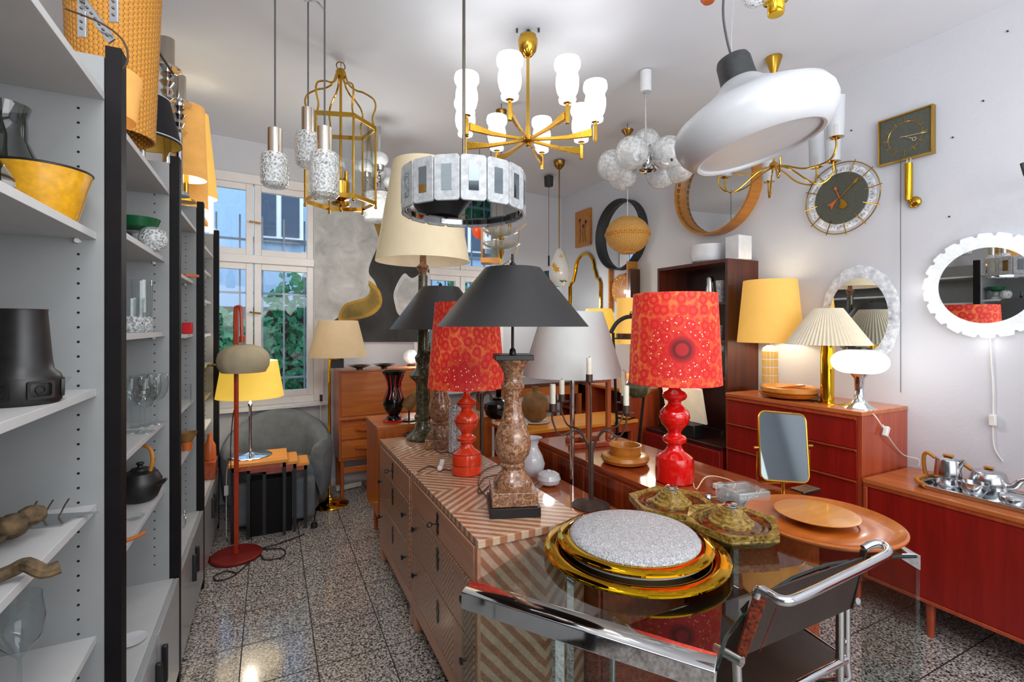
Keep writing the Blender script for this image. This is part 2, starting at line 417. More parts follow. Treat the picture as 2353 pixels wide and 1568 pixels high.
def special():
    # granite tiles
    m, nt, b = base('granite'); setb(b, rough=0.13, spec=0.6)
    v = coords(nt, world=True)
    n1 = noise(nt, v, 95, 3, 0.7); n2 = noise(nt, v, 6, 2)
    vo = nd(nt, 'ShaderNodeTexVoronoi'); vo.inputs['Scale'].default_value = 150; nt.links.new(v, vo.inputs['Vector'])
    sm = math_(nt, 'ADD', math_(nt, 'MULTIPLY', n1, 0.75), math_(nt, 'MULTIPLY', vo.outputs['Color'], 0.25))
    r = ramp(nt, [(0.40, srgb('#262221')), (0.46, srgb('#7b736d')), (0.53, srgb('#aea59d')), (0.64, srgb('#e2dad3'))]); nt.links.new(sm, r.inputs[0])
    sp = nd(nt, 'ShaderNodeSeparateXYZ'); g = nd(nt, 'ShaderNodeNewGeometry'); nt.links.new(g.outputs['Position'], sp.inputs[0])
    ln = []
    for ax, o in ((0, -0.12), (1, 2.606)):
        fr = math_(nt, 'FRACT', math_(nt, 'DIVIDE', math_(nt, 'ADD', sp.outputs[ax], 10 * 0.305 - o), 0.305))
        ln.append(math_(nt, 'LESS_THAN', fr, 0.017))
    j = math_(nt, 'MAXIMUM', ln[0], ln[1])
    c = mixc(nt, j, r.outputs[0], srgb('#191614')); nt.links.new(c, b.inputs['Base Color'])
    rg = math_(nt, 'ADD', math_(nt, 'MULTIPLY', j, 0.5), 0.12); nt.links.new(rg, b.inputs['Roughness'])
    # marble of the baluster lamps
    m, nt, b = base('marble'); setb(b, rough=0.2, coat=0.5); v = coords(nt)
    f = noise(nt, v, 55, 6, 0.75, 1.5); r = ramp(nt, [(0.3, srgb('#38200f')), (0.46, srgb('#7b5138')), (0.56, srgb('#a97c5c')), (0.72, srgb('#d9b596'))])
    nt.links.new(f, r.inputs[0]); nt.links.new(r.outputs[0], b.inputs['Base Color'])
    m, nt, b = base('dark_marble'); setb(b, rough=0.25, coat=0.4); v = coords(nt)
    f = noise(nt, v, 45, 6, 0.75, 1.5); r = ramp(nt, [(0.3, srgb('#1a1a12')), (0.5, srgb('#4a4732')), (0.7, srgb('#8c8464'))])
    nt.links.new(f, r.inputs[0]); nt.links.new(r.outputs[0], b.inputs['Base Color'])
    # flower print fabric
    for name, big in (('flower_fabric', False), ('flower_fabric_big', True)):
        m, nt, b = base(name); setb(b, rough=0.7)
        tc = nd(nt, 'ShaderNodeTexCoord'); sp = nd(nt, 'ShaderNodeSeparateXYZ'); nt.links.new(tc.outputs['Object'], sp.inputs[0])
        ang = math_(nt, 'ARCTAN2', sp.outputs[0], math_(nt, 'MULTIPLY', sp.outputs[1], -1.0)); u = math_(nt, 'MULTIPLY', ang, 0.21)
        cv = nd(nt, 'ShaderNodeCombineXYZ'); nt.links.new(u, cv.inputs[0]); nt.links.new(sp.outputs[2], cv.inputs[1])
        def flowers(scale, rnd, petals, r_dot, r_pet, amp):
            vo = nd(nt, 'ShaderNodeTexVoronoi', voronoi_dimensions='2D'); vo.inputs['Scale'].default_value = scale; vo.inputs['Randomness'].default_value = rnd
            nt.links.new(cv.outputs[0], vo.inputs['Vector'])
            sb = nd(nt, 'ShaderNodeVectorMath', operation='SUBTRACT'); nt.links.new(cv.outputs[0], sb.inputs[0]); nt.links.new(vo.outputs['Position'], sb.inputs[1])
            s2 = nd(nt, 'ShaderNodeSeparateXYZ'); nt.links.new(sb.outputs[0], s2.inputs[0])
            th = math_(nt, 'ARCTAN2', s2.outputs[1], s2.outputs[0]); pt = math_(nt, 'MULTIPLY', math_(nt, 'COSINE', math_(nt, 'MULTIPLY', th, petals)), amp)
            rr_ = vo.outputs['Distance']
            return math_(nt, 'LESS_THAN', rr_, r_dot), math_(nt, 'LESS_THAN', math_(nt, 'SUBTRACT', rr_, pt), r_pet)
        d1, f1 = flowers(17, 0.55, 12, 0.19, 0.42, 0.035); d2, f2 = flowers(36, 0.8, 7, 0.12, 0.40, 0.07)
        col = mixc(nt, f2, srgb('#f07a3c'), srgb('#e2482c')); col = mixc(nt, f1, col, srgb('#d62a22')); col = mixc(nt, d1, col, srgb('#ea5434'))
        nz = noise(nt, cv.outputs[0], 5, 2); rr = ramp(nt, [(0.35, (0, 0, 0, 1)), (0.65, (1, 1, 1, 1))]); nt.links.new(nz, rr.inputs[0])
        col = mixc(nt, math_(nt, 'MULTIPLY', rr.outputs[0], 0.45), col, srgb('#d3161a'))
        cu, cz = (-0.035, -0.045) if big else (-0.01, -0.16)
        du = math_(nt, 'SUBTRACT', u, cu); dz = math_(nt, 'SUBTRACT', sp.outputs[2], cz)
        D = math_(nt, 'SQRT', math_(nt, 'ADD', math_(nt, 'MULTIPLY', du, du), math_(nt, 'MULTIPLY', dz, dz)))
        c1 = ramp(nt, [(0.0, (0.9,) * 3 + (1,)), (0.45, (0.7,) * 3 + (1,)), (0.95, (0, 0, 0, 1))]); nt.links.new(math_(nt, 'DIVIDE', D, 0.25 if big else 0.15), c1.inputs[0])
        col = mixc(nt, c1.outputs[0], col, srgb('#c40d16'))
        if big:
            c2 = ramp(nt, [(0.0, srgb('#a8121a')), (0.42, srgb('#a8121a')), (0.52, srgb('#5a070c')), (0.64, srgb('#70090f')), (0.95, srgb('#b80d16'))]); nt.links.new(math_(nt, 'DIVIDE', D, 0.062), c2.inputs[0])
            col = mixc(nt, math_(nt, 'LESS_THAN', D, 0.061), col, c2.outputs[0])
        ds = nd(nt, 'ShaderNodeTexVoronoi', voronoi_dimensions='2D'); ds.inputs['Scale'].default_value = 34; nt.links.new(cv.outputs[0], ds.inputs['Vector'])
        sel = math_(nt, 'MULTIPLY', math_(nt, 'LESS_THAN', ds.outputs['Distance'], 0.11), math_(nt, 'MULTIPLY', math_(nt, 'GREATER_THAN', D, 0.075 if big else .02), math_(nt, 'LESS_THAN', D, 0.15 if big else .10)))
        col = mixc(nt, sel, col, srgb('#ffc9a8')); nt.links.new(col, b.inputs['Base Color'])
        nt.links.new(col, b.inputs['Emission Color']); b.inputs['Emission Strength'].default_value = 0.12
    # wicker
    for name, a, c in (('wicker', '#7a4510', '#dd9a3c'), ('wicker_light', '#8f5d20', '#d9a352')):
        m, nt, b = base(name); setb(b, rough=0.55)
        tc = nd(nt, 'ShaderNodeTexCoord'); sp = nd(nt, 'ShaderNodeSeparateXYZ'); nt.links.new(tc.outputs['Object'], sp.inputs[0])
        ang = math_(nt, 'ARCTAN2', sp.outputs[1], sp.outputs[0])
        col_ = math_(nt, 'SINE', math_(nt, 'MULTIPLY', ang, 30.0)); sg = math_(nt, 'MULTIPLY', math_(nt, 'SIGN', col_), 1.57)
        rw = math_(nt, 'SINE', math_(nt, 'ADD', math_(nt, 'MULTIPLY', sp.outputs[2], 330 if name == 'wicker' else 520), sg))
        h = math_(nt, 'ADD', math_(nt, 'MULTIPLY', rw, 0.35), math_(nt, 'ADD', math_(nt, 'MULTIPLY', math_(nt, 'ABSOLUTE', col_), 0.3), 0.4))
        r = ramp(nt, [(0.12, srgb(a)), (0.42, srgb(c))]); nt.links.new(h, r.inputs[0]); nt.links.new(r.outputs[0], b.inputs['Base Color'])
        bump(nt, b, h, 0.9, 0.006)
    # glitter glass of the flush lamps
    m, nt, b = base('glitter'); setb(b, srgb('#b5b5b8'), 0.35, 0.1)
    v = coords(nt); vo = nd(nt, 'ShaderNodeTexVoronoi'); vo.inputs['Scale'].default_value = 330; nt.links.new(v, vo.inputs['Vector'])
    r = ramp(nt, [(0.1, srgb('#a2a2a6')), (0.6, srgb('#cfcfd2')), (0.95, srgb('#ffffff'))]); nt.links.new(vo.outputs['Color'], r.inputs[0]); nt.links.new(r.outputs[0], b.inputs['Base Color'])
    bump(nt, b, vo.outputs['Distance'], 0.8, 0.004)
    # speckled ceramic
    m, nt, b = base('speckle_gold'); setb(b, rough=0.4, coat=0.3); v = coords(nt)
    f = noise(nt, v, 70, 4, 0.8); r = ramp(nt, [(0.36, srgb('#4a3012')), (0.5, srgb('#93752e')), (0.66, srgb('#c2a45a'))]); nt.links.new(f, r.inputs[0]); nt.links.new(r.outputs[0], b.inputs['Base Color'])
    m, nt, b = base('speckle_brown'); setb(b, rough=0.15, coat=0.6); v = coords(nt)
    f = noise(nt, v, 40, 4, 0.8); r = ramp(nt, [(0.38, srgb('#2a150a')), (0.65, srgb('#8a5320'))]); nt.links.new(f, r.inputs[0]); nt.links.new(r.outputs[0], b.inputs['Base Color'])
    # foliage
    m, nt, b = base('foliage'); setb(b, rough=0.5); v = coords(nt)
    f = noise(nt, v, 14, 4, 0.8); r = ramp(nt, [(0.35, srgb('#0c3a22')), (0.55, srgb('#1f7a4a')), (0.75, srgb('#58b480'))]); nt.links.new(f, r.inputs[0]); nt.links.new(r.outputs[0], b.inputs['Base Color'])
    # painting grounds
    for nm, a, c in (('paint_grey', '#a3a5a4', '#d8d9d7'), ('paint_black', '#1e1f1f', '#3a3b3a'), ('paint_ochre', '#6e5a24', '#a3863c'), ('paint_gold', '#8f6f26', '#c79a35'), ('paint_white', '#b9bab9', '#e4e4e2')):
        m, nt, b = base(nm); setb(b, rough=0.7); f = noise(nt, coords(nt), 5, 5, 0.6, 0.6); r = ramp(nt, [(0.3, srgb(a)), (0.7, srgb(c))]); nt.links.new(f, r.inputs[0]); nt.links.new(r.outputs[0], b.inputs['Base Color'])
special()
# ================================================================ room
XR = 3.28; XL = -0.76; HC = 3.10; YB = -2.45
AL = atan(WK); CA, SA = cos(AL), sin(AL)
MW = Matrix(((CA, 0, SA, 0), (SA, 0, -CA, WY), (0, 1, 0, 0), (0, 0, 0, 1)))     # window wall frame: x along, y up, z into the room
def Wl(px, py):
    p = atW(px, py); return (p.x * CA + (p.y - WY) * SA, p.z)
def MR(y, z, x=XR):                                                               # right wall frame: x to the right, y up, z into the room
    return Matrix(((0, 0, -1, x), (-1, 0, 0, y), (0, 1, 0, z), (0, 0, 0, 1)))
def on_wall(name, label, cat, M, group=None):
    t = thing(name, label, cat, group=group); t.location = M.translation; t.rotation_euler = M.to_euler(); return t
floor = MB().box(XL - .1, XR + .1, YB - .1, 5.35, -.06, 0); struct('floor', floor, 'granite', smooth=False)
struct('ceiling', MB().box(XL - .1, XR + .1, YB - .1, 5.4, HC, HC + .08), 'ceiling', smooth=False)
struct('wall_right', MB().box(XR, XR + .1, YB - .1, 5.3, 0, HC), 'wall', smooth=False)
struct('wall_left', MB().box(XL - .1, XL, YB - .1, 4.80, 0, HC), 'wall', smooth=False)
struct('wall_back', MB().box(XL, XR, YB - .1, YB, 0, HC), 'wall', smooth=False)
c1 = Wl(583, 600)[0]; c2 = Wl(1058, 625)[0]; HW1, HW2 = 0.53, 0.50; Z0, Z1 = 0.84, 2.76
def wbox(mb, x0, x1, z0, z1, y0, y1): return mb.box(x0, x1, z0, z1, -y1, -y0, M=MW)     # y outward from the room
mb = MB(); L0, L1 = -0.80, 3.32
for a, b, c, d in ((L0, c1 - HW1, 0, HC), (c1 + HW1, c2 - HW2, 0, HC), (c2 + HW2, L1, 0, HC), (c1 - HW1, c1 + HW1, 0, Z0), (c1 - HW1, c1 + HW1, Z1, HC),
                   (c2 - HW2, c2 + HW2, 0, Z0), (c2 - HW2, c2 + HW2, Z1, HC)):
    wbox(mb, a, b, c, d, 0, .14)
struct('wall_windows', mb, 'wall', smooth=False)
mb = MB(); wbox(mb, c1 + HW1 + .05, L1 - .04, 0, .07, -.015, 0); struct('baseboard_windows', mb, 'white_paint', bevel=.003)
struct('baseboard_right', MB().box(XR - .015, XR, -2.4, 5.1, 0, .07), 'white_paint', bevel=.003)
ZT = 2.08
def window(n, cx, hw):
    t = thing('window_%d' % n, None, None); t['kind'] = 'structure'
    mb = MB()
    wbox(mb, cx - hw - .045, cx - hw + .04, Z0 - .03, Z1 + .05, -.02, .07); wbox(mb, cx + hw - .04, cx + hw + .045, Z0 - .03, Z1 + .05, -.02, .07)
    wbox(mb, cx - hw + .04, cx + hw - .04, Z1 - .03, Z1 + .05, -.02, .07); wbox(mb, cx - hw + .04, cx + hw - .04, Z0 - .03, Z0 + .03, -.02, .07)
    wbox(mb, cx - hw + .04, cx + hw - .04, ZT - .035, ZT + .035, -.03, .06)
    mb.build('window_frame', 'white_paint', t, bevel=.004)
    mb = MB(); wbox(mb, cx - hw - .06, cx + hw + .06, Z0 - .06, Z0 - .03, -.12, 0); mb.build('window_sill', 'white_paint', t, bevel=.004)
    for s in (-1, 1):
        for za, zb in ((Z0 + .03, ZT - .035), (ZT + .035, Z1 - .03)):
            xa, xb = (cx - hw + .04, cx - .004) if s < 0 else (cx + .004, cx + hw - .04)
            mb = MB(); fw = .055
            wbox(mb, xa, xa + fw, za, zb, 0, .045); wbox(mb, xb - fw, xb, za, zb, 0, .045)
            wbox(mb, xa + fw, xb - fw, za, za + fw, 0, .045); wbox(mb, xa + fw, xb - fw, zb - fw, zb, 0, .045)
            sash = mb.build('sash', 'white_paint', t, bevel=.004)
            mb = MB(); wbox(mb, xa + fw, xb - fw, za + fw, zb - fw, .02, .026); mb.build('pane', 'window_glass', sash)
    mb = MB()
    for z in (1.20, 1.62, 2.40): mb.tube([MW @ Vector((cx - .03, z, .02)), MW @ Vector((cx - .03, z, .045)), MW @ Vector((cx + .05, z - .01, .045))], .008, 8)
    mb.build('window_handle', 'old_brass', t)
    return t
window(1, c1, HW1); window(2, c2, HW2)
for cx, hw, lb in ((c1, HW1, 'pale iron bars outside the left window'), (c2, HW2, 'pale iron bars outside the right window behind the lamps')):
    t = thing('window_grille', lb, 'grille', (0, 0, 0)); mb = MB()
    for k in range(6):
        x = cx - hw + .08 + k * (2 * hw - .16) / 5
        wbox(mb, x - .007, x + .007, .9, 2.02, .2, .214); wbox(mb, x - .007, x + .007, 2.1, 2.5, .2, .214)
    mb.build('upright_bar', 'grate', t)
    mb = MB()
    for z in (1.02, 1.80, 2.28): wbox(mb, cx - hw, cx + hw, z - .009, z + .009, .196, .218)
    mb.build('cross_bar', 'grate', t)
# outside
struct('ground_outside', MB().box(-6, 9, 5.6, 14, -.6, -.5), 'bark')
t = thing('neighbouring_house', 'pale blue house facade seen through the window bars', 'building', (0, 9.2, 0))
MB().box(-7, 10, 0, .3, -.6, 7.5).build('facade_wall', 'facade', t)
q = P(648, 497, 9.2 / (CT - (648 - 1176.5) / F * ST))
for i, cx in enumerate((q.x - .05, q.x + 3.4, q.x - 2.6)):
    z0, z1 = q.z - .36, q.z + .36
    f = MB().box(cx - .38, cx + .38, -.05, 0, z0 - .05, z1 + .05).build('house_window', 'white_paint', t)
    MB().box(cx - .32, cx - .04, -.07, -.05, z0, z1).build('window_pane', 'facade_window', f)
    MB().box(cx + .04, cx + .32, -.07, -.05, z0, z1).build('window_pane', 'facade_window', f)
    MB().box(cx - .42, cx + .42, -.14, -.05, z0 - .10, z0 - .05).build('house_sill', 'facade_window', f)
mb = MB()
for i in range(9000):
    x = random.uniform(-2.2, 5.5); y = random.uniform(6.1, 6.9); z = random.uniform(-.5, 1.9 + .28 * sin(x * 3.1) + .12 * sin(x * 9))
    s = random.uniform(.04, .085); a = random.uniform(0, 2 * pi); n = Vector((random.gauss(0, .5), -1, random.gauss(.4, .5))).normalized()
    u = n.orthogonal().normalized(); v = n.cross(u); u, v = u * cos(a) + v * sin(a), v * cos(a) - u * sin(a); c = Vector((x, y, z))
    mb.faces([c - u * s, c - v * s * .55, c + u * s, c + v * s * .55], [(0, 1, 2, 3)])
hedge = mb.build('ivy_hedge', 'foliage', smooth=False); tag(hedge, 'dense green ivy hedge outside the windows', 'hedge', kind='stuff')
mb = MB(); mb.box(-2.3, 5.6, 7.1, 7.3, -.5, 1.75); one('garden_wall', 'dark garden wall behind the ivy hedge', 'wall', mb, 'bark')
# painting
t = thing('abstract_painting', 'large unframed abstract painting in grey, black and ochre on the window wall', 'painting')
def wpoly(pts, z0, z1, mat, name):
    
    if name != 'canvas': pts = [(min(v.x, 984), min(max(v.y, 471), 786)) for v in spline([Vector((x, y)) for x, y in pts], 5, True)]
    mb = MB(); mb.prism([Wl(x, y) for x, y in pts], z0, z1, M=MW); return mb.build(name, mat, t)
wpoly([(722, 470), (985, 455), (985, 787), (722, 785)], .004, .03, 'paint_grey', 'canvas')
wpoly([(875, 560), (905, 600), (960, 590), (984, 585), (984, 786), (740, 785), (775, 730), (840, 720), (870, 690), (860, 650), (845, 625), (858, 585)], .03, .0312, 'paint_black', 'painted_dark_shape')
wpoly([(845, 468), (884, 465), (884, 540), (874, 558), (862, 530), (852, 500)], .03, .0316, 'paint_ochre', 'painted_ochre_shape')
wpoly([(845, 646), (868, 665), (876, 692), (868, 712), (845, 728), (800, 738), (775, 735), (790, 700), (835, 685), (848, 668)], .0312, .032, 'paint_gold', 'painted_gold_band')
wpoly([(843, 652), (862, 670), (869, 692), (860, 708), (838, 722), (798, 731), (782, 730), (795, 704), (838, 690), (850, 672)], .032, .0326, 'paint_ochre', 'painted_brown_band')
wpoly([(925, 630), (945, 640), (984, 630), (984, 760), (950, 740), (915, 725), (905, 700), (903, 670)], .0312, .032, 'paint_white', 'painted_pale_shape')
wpoly([(930, 640), (945, 650), (984, 640), (984, 745), (950, 728), (920, 715), (912, 695), (910, 672)], .032, .0326, 'paint_grey', 'painted_grey_shape')

# ================================================================ shelving
XF = -0.34; PY = [-1.10, -0.22, 0.67, 1.558, 2.447, 3.275, 4.20]
ZP = 2.2
sh = {2: [2.07, 1.717, 1.325, 1.035, .705], 3: [2.045, 1.765, 1.458, 1.092, .815], 4: [2.03, 1.74, 1.44, 1.07, .815], 5: [2.0, 1.86, 1.66, 1.43, 1.22, 1.0, .8],
      0: [2.05, 1.7, 1.4, 1.05, .75], 1: [2.06, 1.72, 1.35, 1.05, .72]}
names = {0: 'grey shelving bay with black edge posts far behind the viewer', 1: 'grey shelving bay with black edge posts just behind the viewer', 2: 'nearest grey shelving bay, holding the black vase and yellow pot',
         3: 'second grey shelving bay, holding wine glasses and a teapot', 4: 'third grey shelving bay, with a red box on its shelf', 5: 'farthest grey shelving bay, beside the window'}
def vis(k): return 2 <= k
for k in range(6):
    y0, y1 = PY[k], PY[k + 1]; t = thing('shelving_unit', names[k], 'shelf unit', (XF, y0, 0), group='shelving bays along the left wall'); L = y1 - y0
    MB().box(-.41, -.395, .05, L, 0, ZP).build('back_panel', 'shelf_grey', t)
    MB().box(-.395, -.035, L, L + .05, 0, ZP - .02).build('side_panel', 'shelf_grey', t)
    MB().box(-.033, 0, L, L + .05, 0, ZP + .01).build('edge_post', 'black_post', t, bevel=.001)
    if k == 0:
        MB().box(-.395, -.035, 0, .05, 0, ZP - .02).build('side_panel', 'shelf_grey', t); MB().box(-.033, 0, 0, .05, 0, ZP + .01).build('edge_post', 'black_post', t)
    mb = MB()
    if vis(k):
        z = .52
        while z < ZP - .08:
            for xx in (-.085,): mb.cyl((xx, L - .0005, z), (xx, L + .001, z), .0032, seg=8)
            z += .0362
        mb.build('peg_holes', 'black', t)
    for i, z in enumerate(sh[k]):
        xf = -.034 if i == 0 else -.05
        s = MB().box(-.395, xf, .05, L, z, z + .019).build('shelf_board', 'shelf_white', t, bevel=.001)
        if vis(k) and i: MB().cyl((-.085, L - .012, z - .006), (-.085, L, z - .006), .006, seg=8).build('shelf_pin', 'white_plastic', s)
    zc = .45
    MB().box(-.395, -.02, .05, L, zc - .02, zc).build('counter_board', 'shelf_white', t, bevel=.001)
    for j in range(2):
        a = .053 + j * (L - .056) / 2; bdr = a + (L - .056) / 2 - .003
        if k == 5 and j == 1: pass
        d = MB().box(-.02, 0.0, a, bdr, .06, zc).build('cabinet_door', 'door_grey', t, bevel=.0015)
        if vis(k):
            hy = bdr - .05 if j == 0 else a + .05
            MB().box(0.0, .018, hy - .009, hy + .009, .25, .38).build('door_handle', 'black', d, bevel=.004)

# ================================================================ furniture
def turned_leg(mb, x, y, z0, z1, r0, r1): mb.cyl((x, y, z0), (x, y, z1), r0, r1, 14)
# --- chevron dressers
def dresser(name_label, y0, y1, side):
    t = thing('chest_of_drawers', name_label, 'chest of drawers', (.633, y0, 0), group='pair of chevron veneered chests'); L = y1 - y0; D = .446
    MB().box(.012, D - .008, .008, L - .006, .10, .742).build('carcass', 'chev_side', t)
    MB().box(0, D, 0, L, .742, .77).build('top', 'chev_top', t, bevel=.002)
    mb = MB(); mb.box(0.0, .03, .003, L - .003, .09, .165); mb.box(.03, D - .01, 0.0, .008, .09, .15); mb.build('plinth', 'pine', t, bevel=.004)
    for fx, fy in ((.005, .005), (.005, L - .055), (D - .06, .005), (D - .06, L - .055)):
        MB().box(fx, fx + .05, fy, fy + .05, 0, .09).build('foot', 'pine', t, bevel=.004)
    mb = MB(); mb.box(.0, .012, .006, .03, .165, .742); mb.box(.0, .012, L - .03, L - .006, .165, .742); mb.build('stile', 'pine', t)
    for i, (z0, z1) in enumerate(((.17, .385), (.39, .605), (.61, .738))):
        dr = MB().box(-.004, .012, .033, L - .033, z0, z1).build('drawer', 'chev_front' if i < 2 else 'pine', t, bevel=.003)
        zm = (z0 + z1) / 2 + (.03 if i < 2 else 0)
        if i < 2:
            for yk in (.10, L - .10):
                MB().lathe([(0, 0), (.006, 0), (.005, .012), (.012, .018), (.013, .024), (0, .027)], 12, M=Matrix.Translation((-.004, yk, zm)) @ Matrix.Rotation(-pi / 2, 4, 'Y')).build('knob', 'black', dr)
        e = MB(); e.prism([(-.013, -.038), (0, -.052), (.013, -.038), (.009, -.015), (.018, .005), (.009, .018), (.014, .035), (0, .048), (-.014, .035), (-.009, .018), (-.018, .005), (-.009, -.015)], 0, .003,
                     M=Matrix(((0, 0, -1, -.004), (1, 0, 0, L / 2), (0, 1, 0, zm), (0, 0, 0, 1)))); e.build('keyhole_plate', 'black', dr)
        if i == 2:
            k = MB(); k.cyl((-.004, L / 2, zm), (-.03, L / 2, zm), .003); k.tube([(-.04 + .01 * cos(a), L / 2, zm + .010 * sin(a)) for a in [j * pi / 6 for j in range(12)]], .0025, 6, closed=True); k.build('key', 'black', dr)
    return t
dresser('near chevron veneered chest of drawers, carrying the front marble lamp', 1.534, 2.398, 1)
dresser('far chevron veneered chest of drawers, behind its twin, with a marble lamp base', 2.402, 3.198, 0)
# --- low brown cabinet behind the dressers
def cab(name, label, cat, x0, x1, y0, y1, z0, z1, body, topm, doors=None, legs=None, tt=.025, group=None, frontm=None, axis='x', recess=.02, legm=None, nd_=2, door_names='door', handle=False, lp=.06):
    t = thing(name, label, cat, (x0, y0, 0), group=group); w_, l_ = x1 - x0, y1 - y0
    MB().box(.004, w_, .004, l_ - .004, z0, z1 - tt).build('body', body, t, bevel=.002)
    MB().box(-.003, w_, 0, l_, z1 - tt, z1).build('top', topm, t, bevel=.003)
    if z0 > .03:
        for lx in (lp, w_ - lp):
            for ly in (lp, l_ - lp): 
                mb = MB(); mb.cyl((lx, ly, 0), (lx, ly, z0), .013, .022, 14); mb.build('leg', legm or body, t)
    if doors:
        if axis == 'x':
            for i in range(doors):
                a = .012 + i * (l_ - .02) / doors; b_ = a + (l_ - .02) / doors - .004
                d = MB().box(-.010, .004, a, b_, z0 + .02, z1 - tt - .012).build(door_names, frontm or body, t, bevel=.002)
        else:
            for i in range(doors):
                a = .012 + i * (w_ - .02) / doors; b_ = a + (w_ - .02) / doors - .004
                d = MB().box(a, b_, -.010, .004, z0 + .02, z1 - tt - .012).build(door_names, frontm or body, t, bevel=.002)
    return t
cab('low_cabinet', 'low glossy brown cabinet between the chevron chests and the striped sideboard', 'cabinet', 1.09, 1.50, 1.45, 3.0, .08, .62, 'red_brown', 'glossy_top', 3)
# --- striped sideboard
t = cab('sideboard', 'striped dark wood sideboard with a glossy top, carrying the right red lamp', 'sideboard', 1.59, 2.14, 1.30, 2.85, .12, .745, 'red_brown', 'red_brown', 3, frontm='striped')
# --- orange teak cabinet behind the chests
t = cab('teak_cabinet', 'orange teak cabinet with tapered legs, carrying the black and red vase', 'cabinet', .640, 1.48, 3.31, 3.73, .22, .83, 'teak_z', 'teak', None, legm='teak_z')
# --- secretary
p = P(757, 1000, 4.25); SX, SY = .53, 4.42
t = thing('secretary_desk', 'teak secretary desk with a closed fall front and two small drawers', 'desk', (SX, SY, 0)); W_, D_ = .95, .36
def sbx(x0, x1, y0, y1, z0, z1): return MB().box(x0, x1, y0, y1, z0, z1)
sbx(0, W_, .005, D_, .33, 1.10).build('carcass', 'teak_z', t, bevel=.003)
sbx(-.004, W_ + .004, 0, D_, 1.10, 1.116).build('top', 'teak', t, bevel=.003)
sbx(.02, W_ - .02, -.006, .005, .72, 1.09).build('fall_front', 'teak', t, bevel=.002)
sbx(0, W_, -.03, .005, .69, .712).build('writing_shelf', 'teak', t, bevel=.002)
for i in range(2):
    d = sbx(.02, .42, -.008, .005, .36 + i * .16, .50 + i * .16).build('drawer', 'teak', t, bevel=.002)
    MB().tube([(.14, -.010, .44 + i * .16), (.15, -.028, .435 + i * .16), (.22, -.032, .43 + i * .16), (.29, -.028, .435 + i * .16), (.30, -.010, .44 + i * .16)], .009, 8).build('drawer_pull', 'red_brown', d)
sbx(.43, W_ - .02, -.004, .005, .36, .66).build('lower_door', 'teak', t, bevel=.002)
for lx, ly in ((.03, .03), (W_ - .03, .03), (.03, D_ - .03), (W_ - .03, D_ - .03)): MB().cyl((lx, ly, 0), (lx, ly, .34), .014, .02, 12).build('leg', 'teak_z', t)
sbx(.03, W_ - .03, .02, .04, .22, .27).build('stretcher', 'teak', t, bevel=.003)
# --- chest on the right wall
t = thing('tall_chest', 'red fronted teak chest of five drawers against the right wall', 'chest of drawers', (2.82, 1.496, 0)); L, D = .865, .455
MB().box(.006, D, 0.0, L, .14, 1.018).build('carcass', 'red_side', t, bevel=.002)  # drawer fronts darker than ends and top: difference in light put into colour
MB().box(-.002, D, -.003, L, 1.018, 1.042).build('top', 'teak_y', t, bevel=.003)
z = .17
for i in range(5):
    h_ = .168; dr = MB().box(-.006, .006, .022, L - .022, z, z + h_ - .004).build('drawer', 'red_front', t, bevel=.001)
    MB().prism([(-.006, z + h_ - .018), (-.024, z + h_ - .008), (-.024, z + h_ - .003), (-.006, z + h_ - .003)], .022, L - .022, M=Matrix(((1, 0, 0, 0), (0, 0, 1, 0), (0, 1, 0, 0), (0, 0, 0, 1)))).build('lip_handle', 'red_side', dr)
    z += h_
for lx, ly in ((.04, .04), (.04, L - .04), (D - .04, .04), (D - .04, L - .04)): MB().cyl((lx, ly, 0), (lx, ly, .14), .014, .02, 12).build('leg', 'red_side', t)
# --- low sideboard right
t = thing('low_sideboard', 'long low red sideboard at the right edge, carrying the pewter tea set', 'sideboard', (2.81, -.25, 0)); L, D = 1.735, .468
MB().box(.012, D, 0.004, L, .173, .672).build('body', 'red_front_y', t, bevel=.002)
MB().box(-.004, D, 0, L, .674, .697).build('top', 'teak_y', t, bevel=.003)
mb = MB(); mb.box(.0, .012, .004, L, .655, .674); mb.box(.0, .012, .004, L, .173, .190); mb.box(0, .012, L - .02, L, .19, .655); mb.build('front_frame', 'red_side', t, bevel=.003)
for i in range(2): MB().box(.006, .013, .01 + i * .86, .86 + i * .85, .192, .653).build('sliding_door', 'red_front', t, bevel=.001)
for ly in (.3, 1.46):
    for lx in (.05, D - .06): MB().cyl((lx, ly, 0), (lx, ly, .175), .014, .022, 14).build('leg', 'red_side', t)
# --- bookcase hutch over base cabinet
t = thing('bookcase', 'tall dark rosewood bookcase behind the right red lamp', 'bookcase', (2.95, 2.452, 0)); L, D = .71, .33
for y in (0, L - .022): MB().box(0, D, y, y + .022, .66, 1.99).build('side_panel', 'rosewood', t, bevel=.001)
MB().box(0, D, .022, L - .022, 1.966, 1.99).build('top_panel', 'rosewood', t)
MB().box(D - .012, D, .022, L - .022, .66, 1.966).build('back_panel', 'rosewood_dark', t)
for z in (1.66, 1.38, 1.11): MB().box(.01, D - .012, .022, L - .022, z, z + .018).build('shelf_board', 'rosewood', t)
cab('base_cabinet', 'low dark red cabinet carrying the record player under the bookcase', 'cabinet', 2.82, 3.27, 2.39, 3.16, .08, .655, 'red_front', 'rosewood_dark', 2, frontm='red_front')
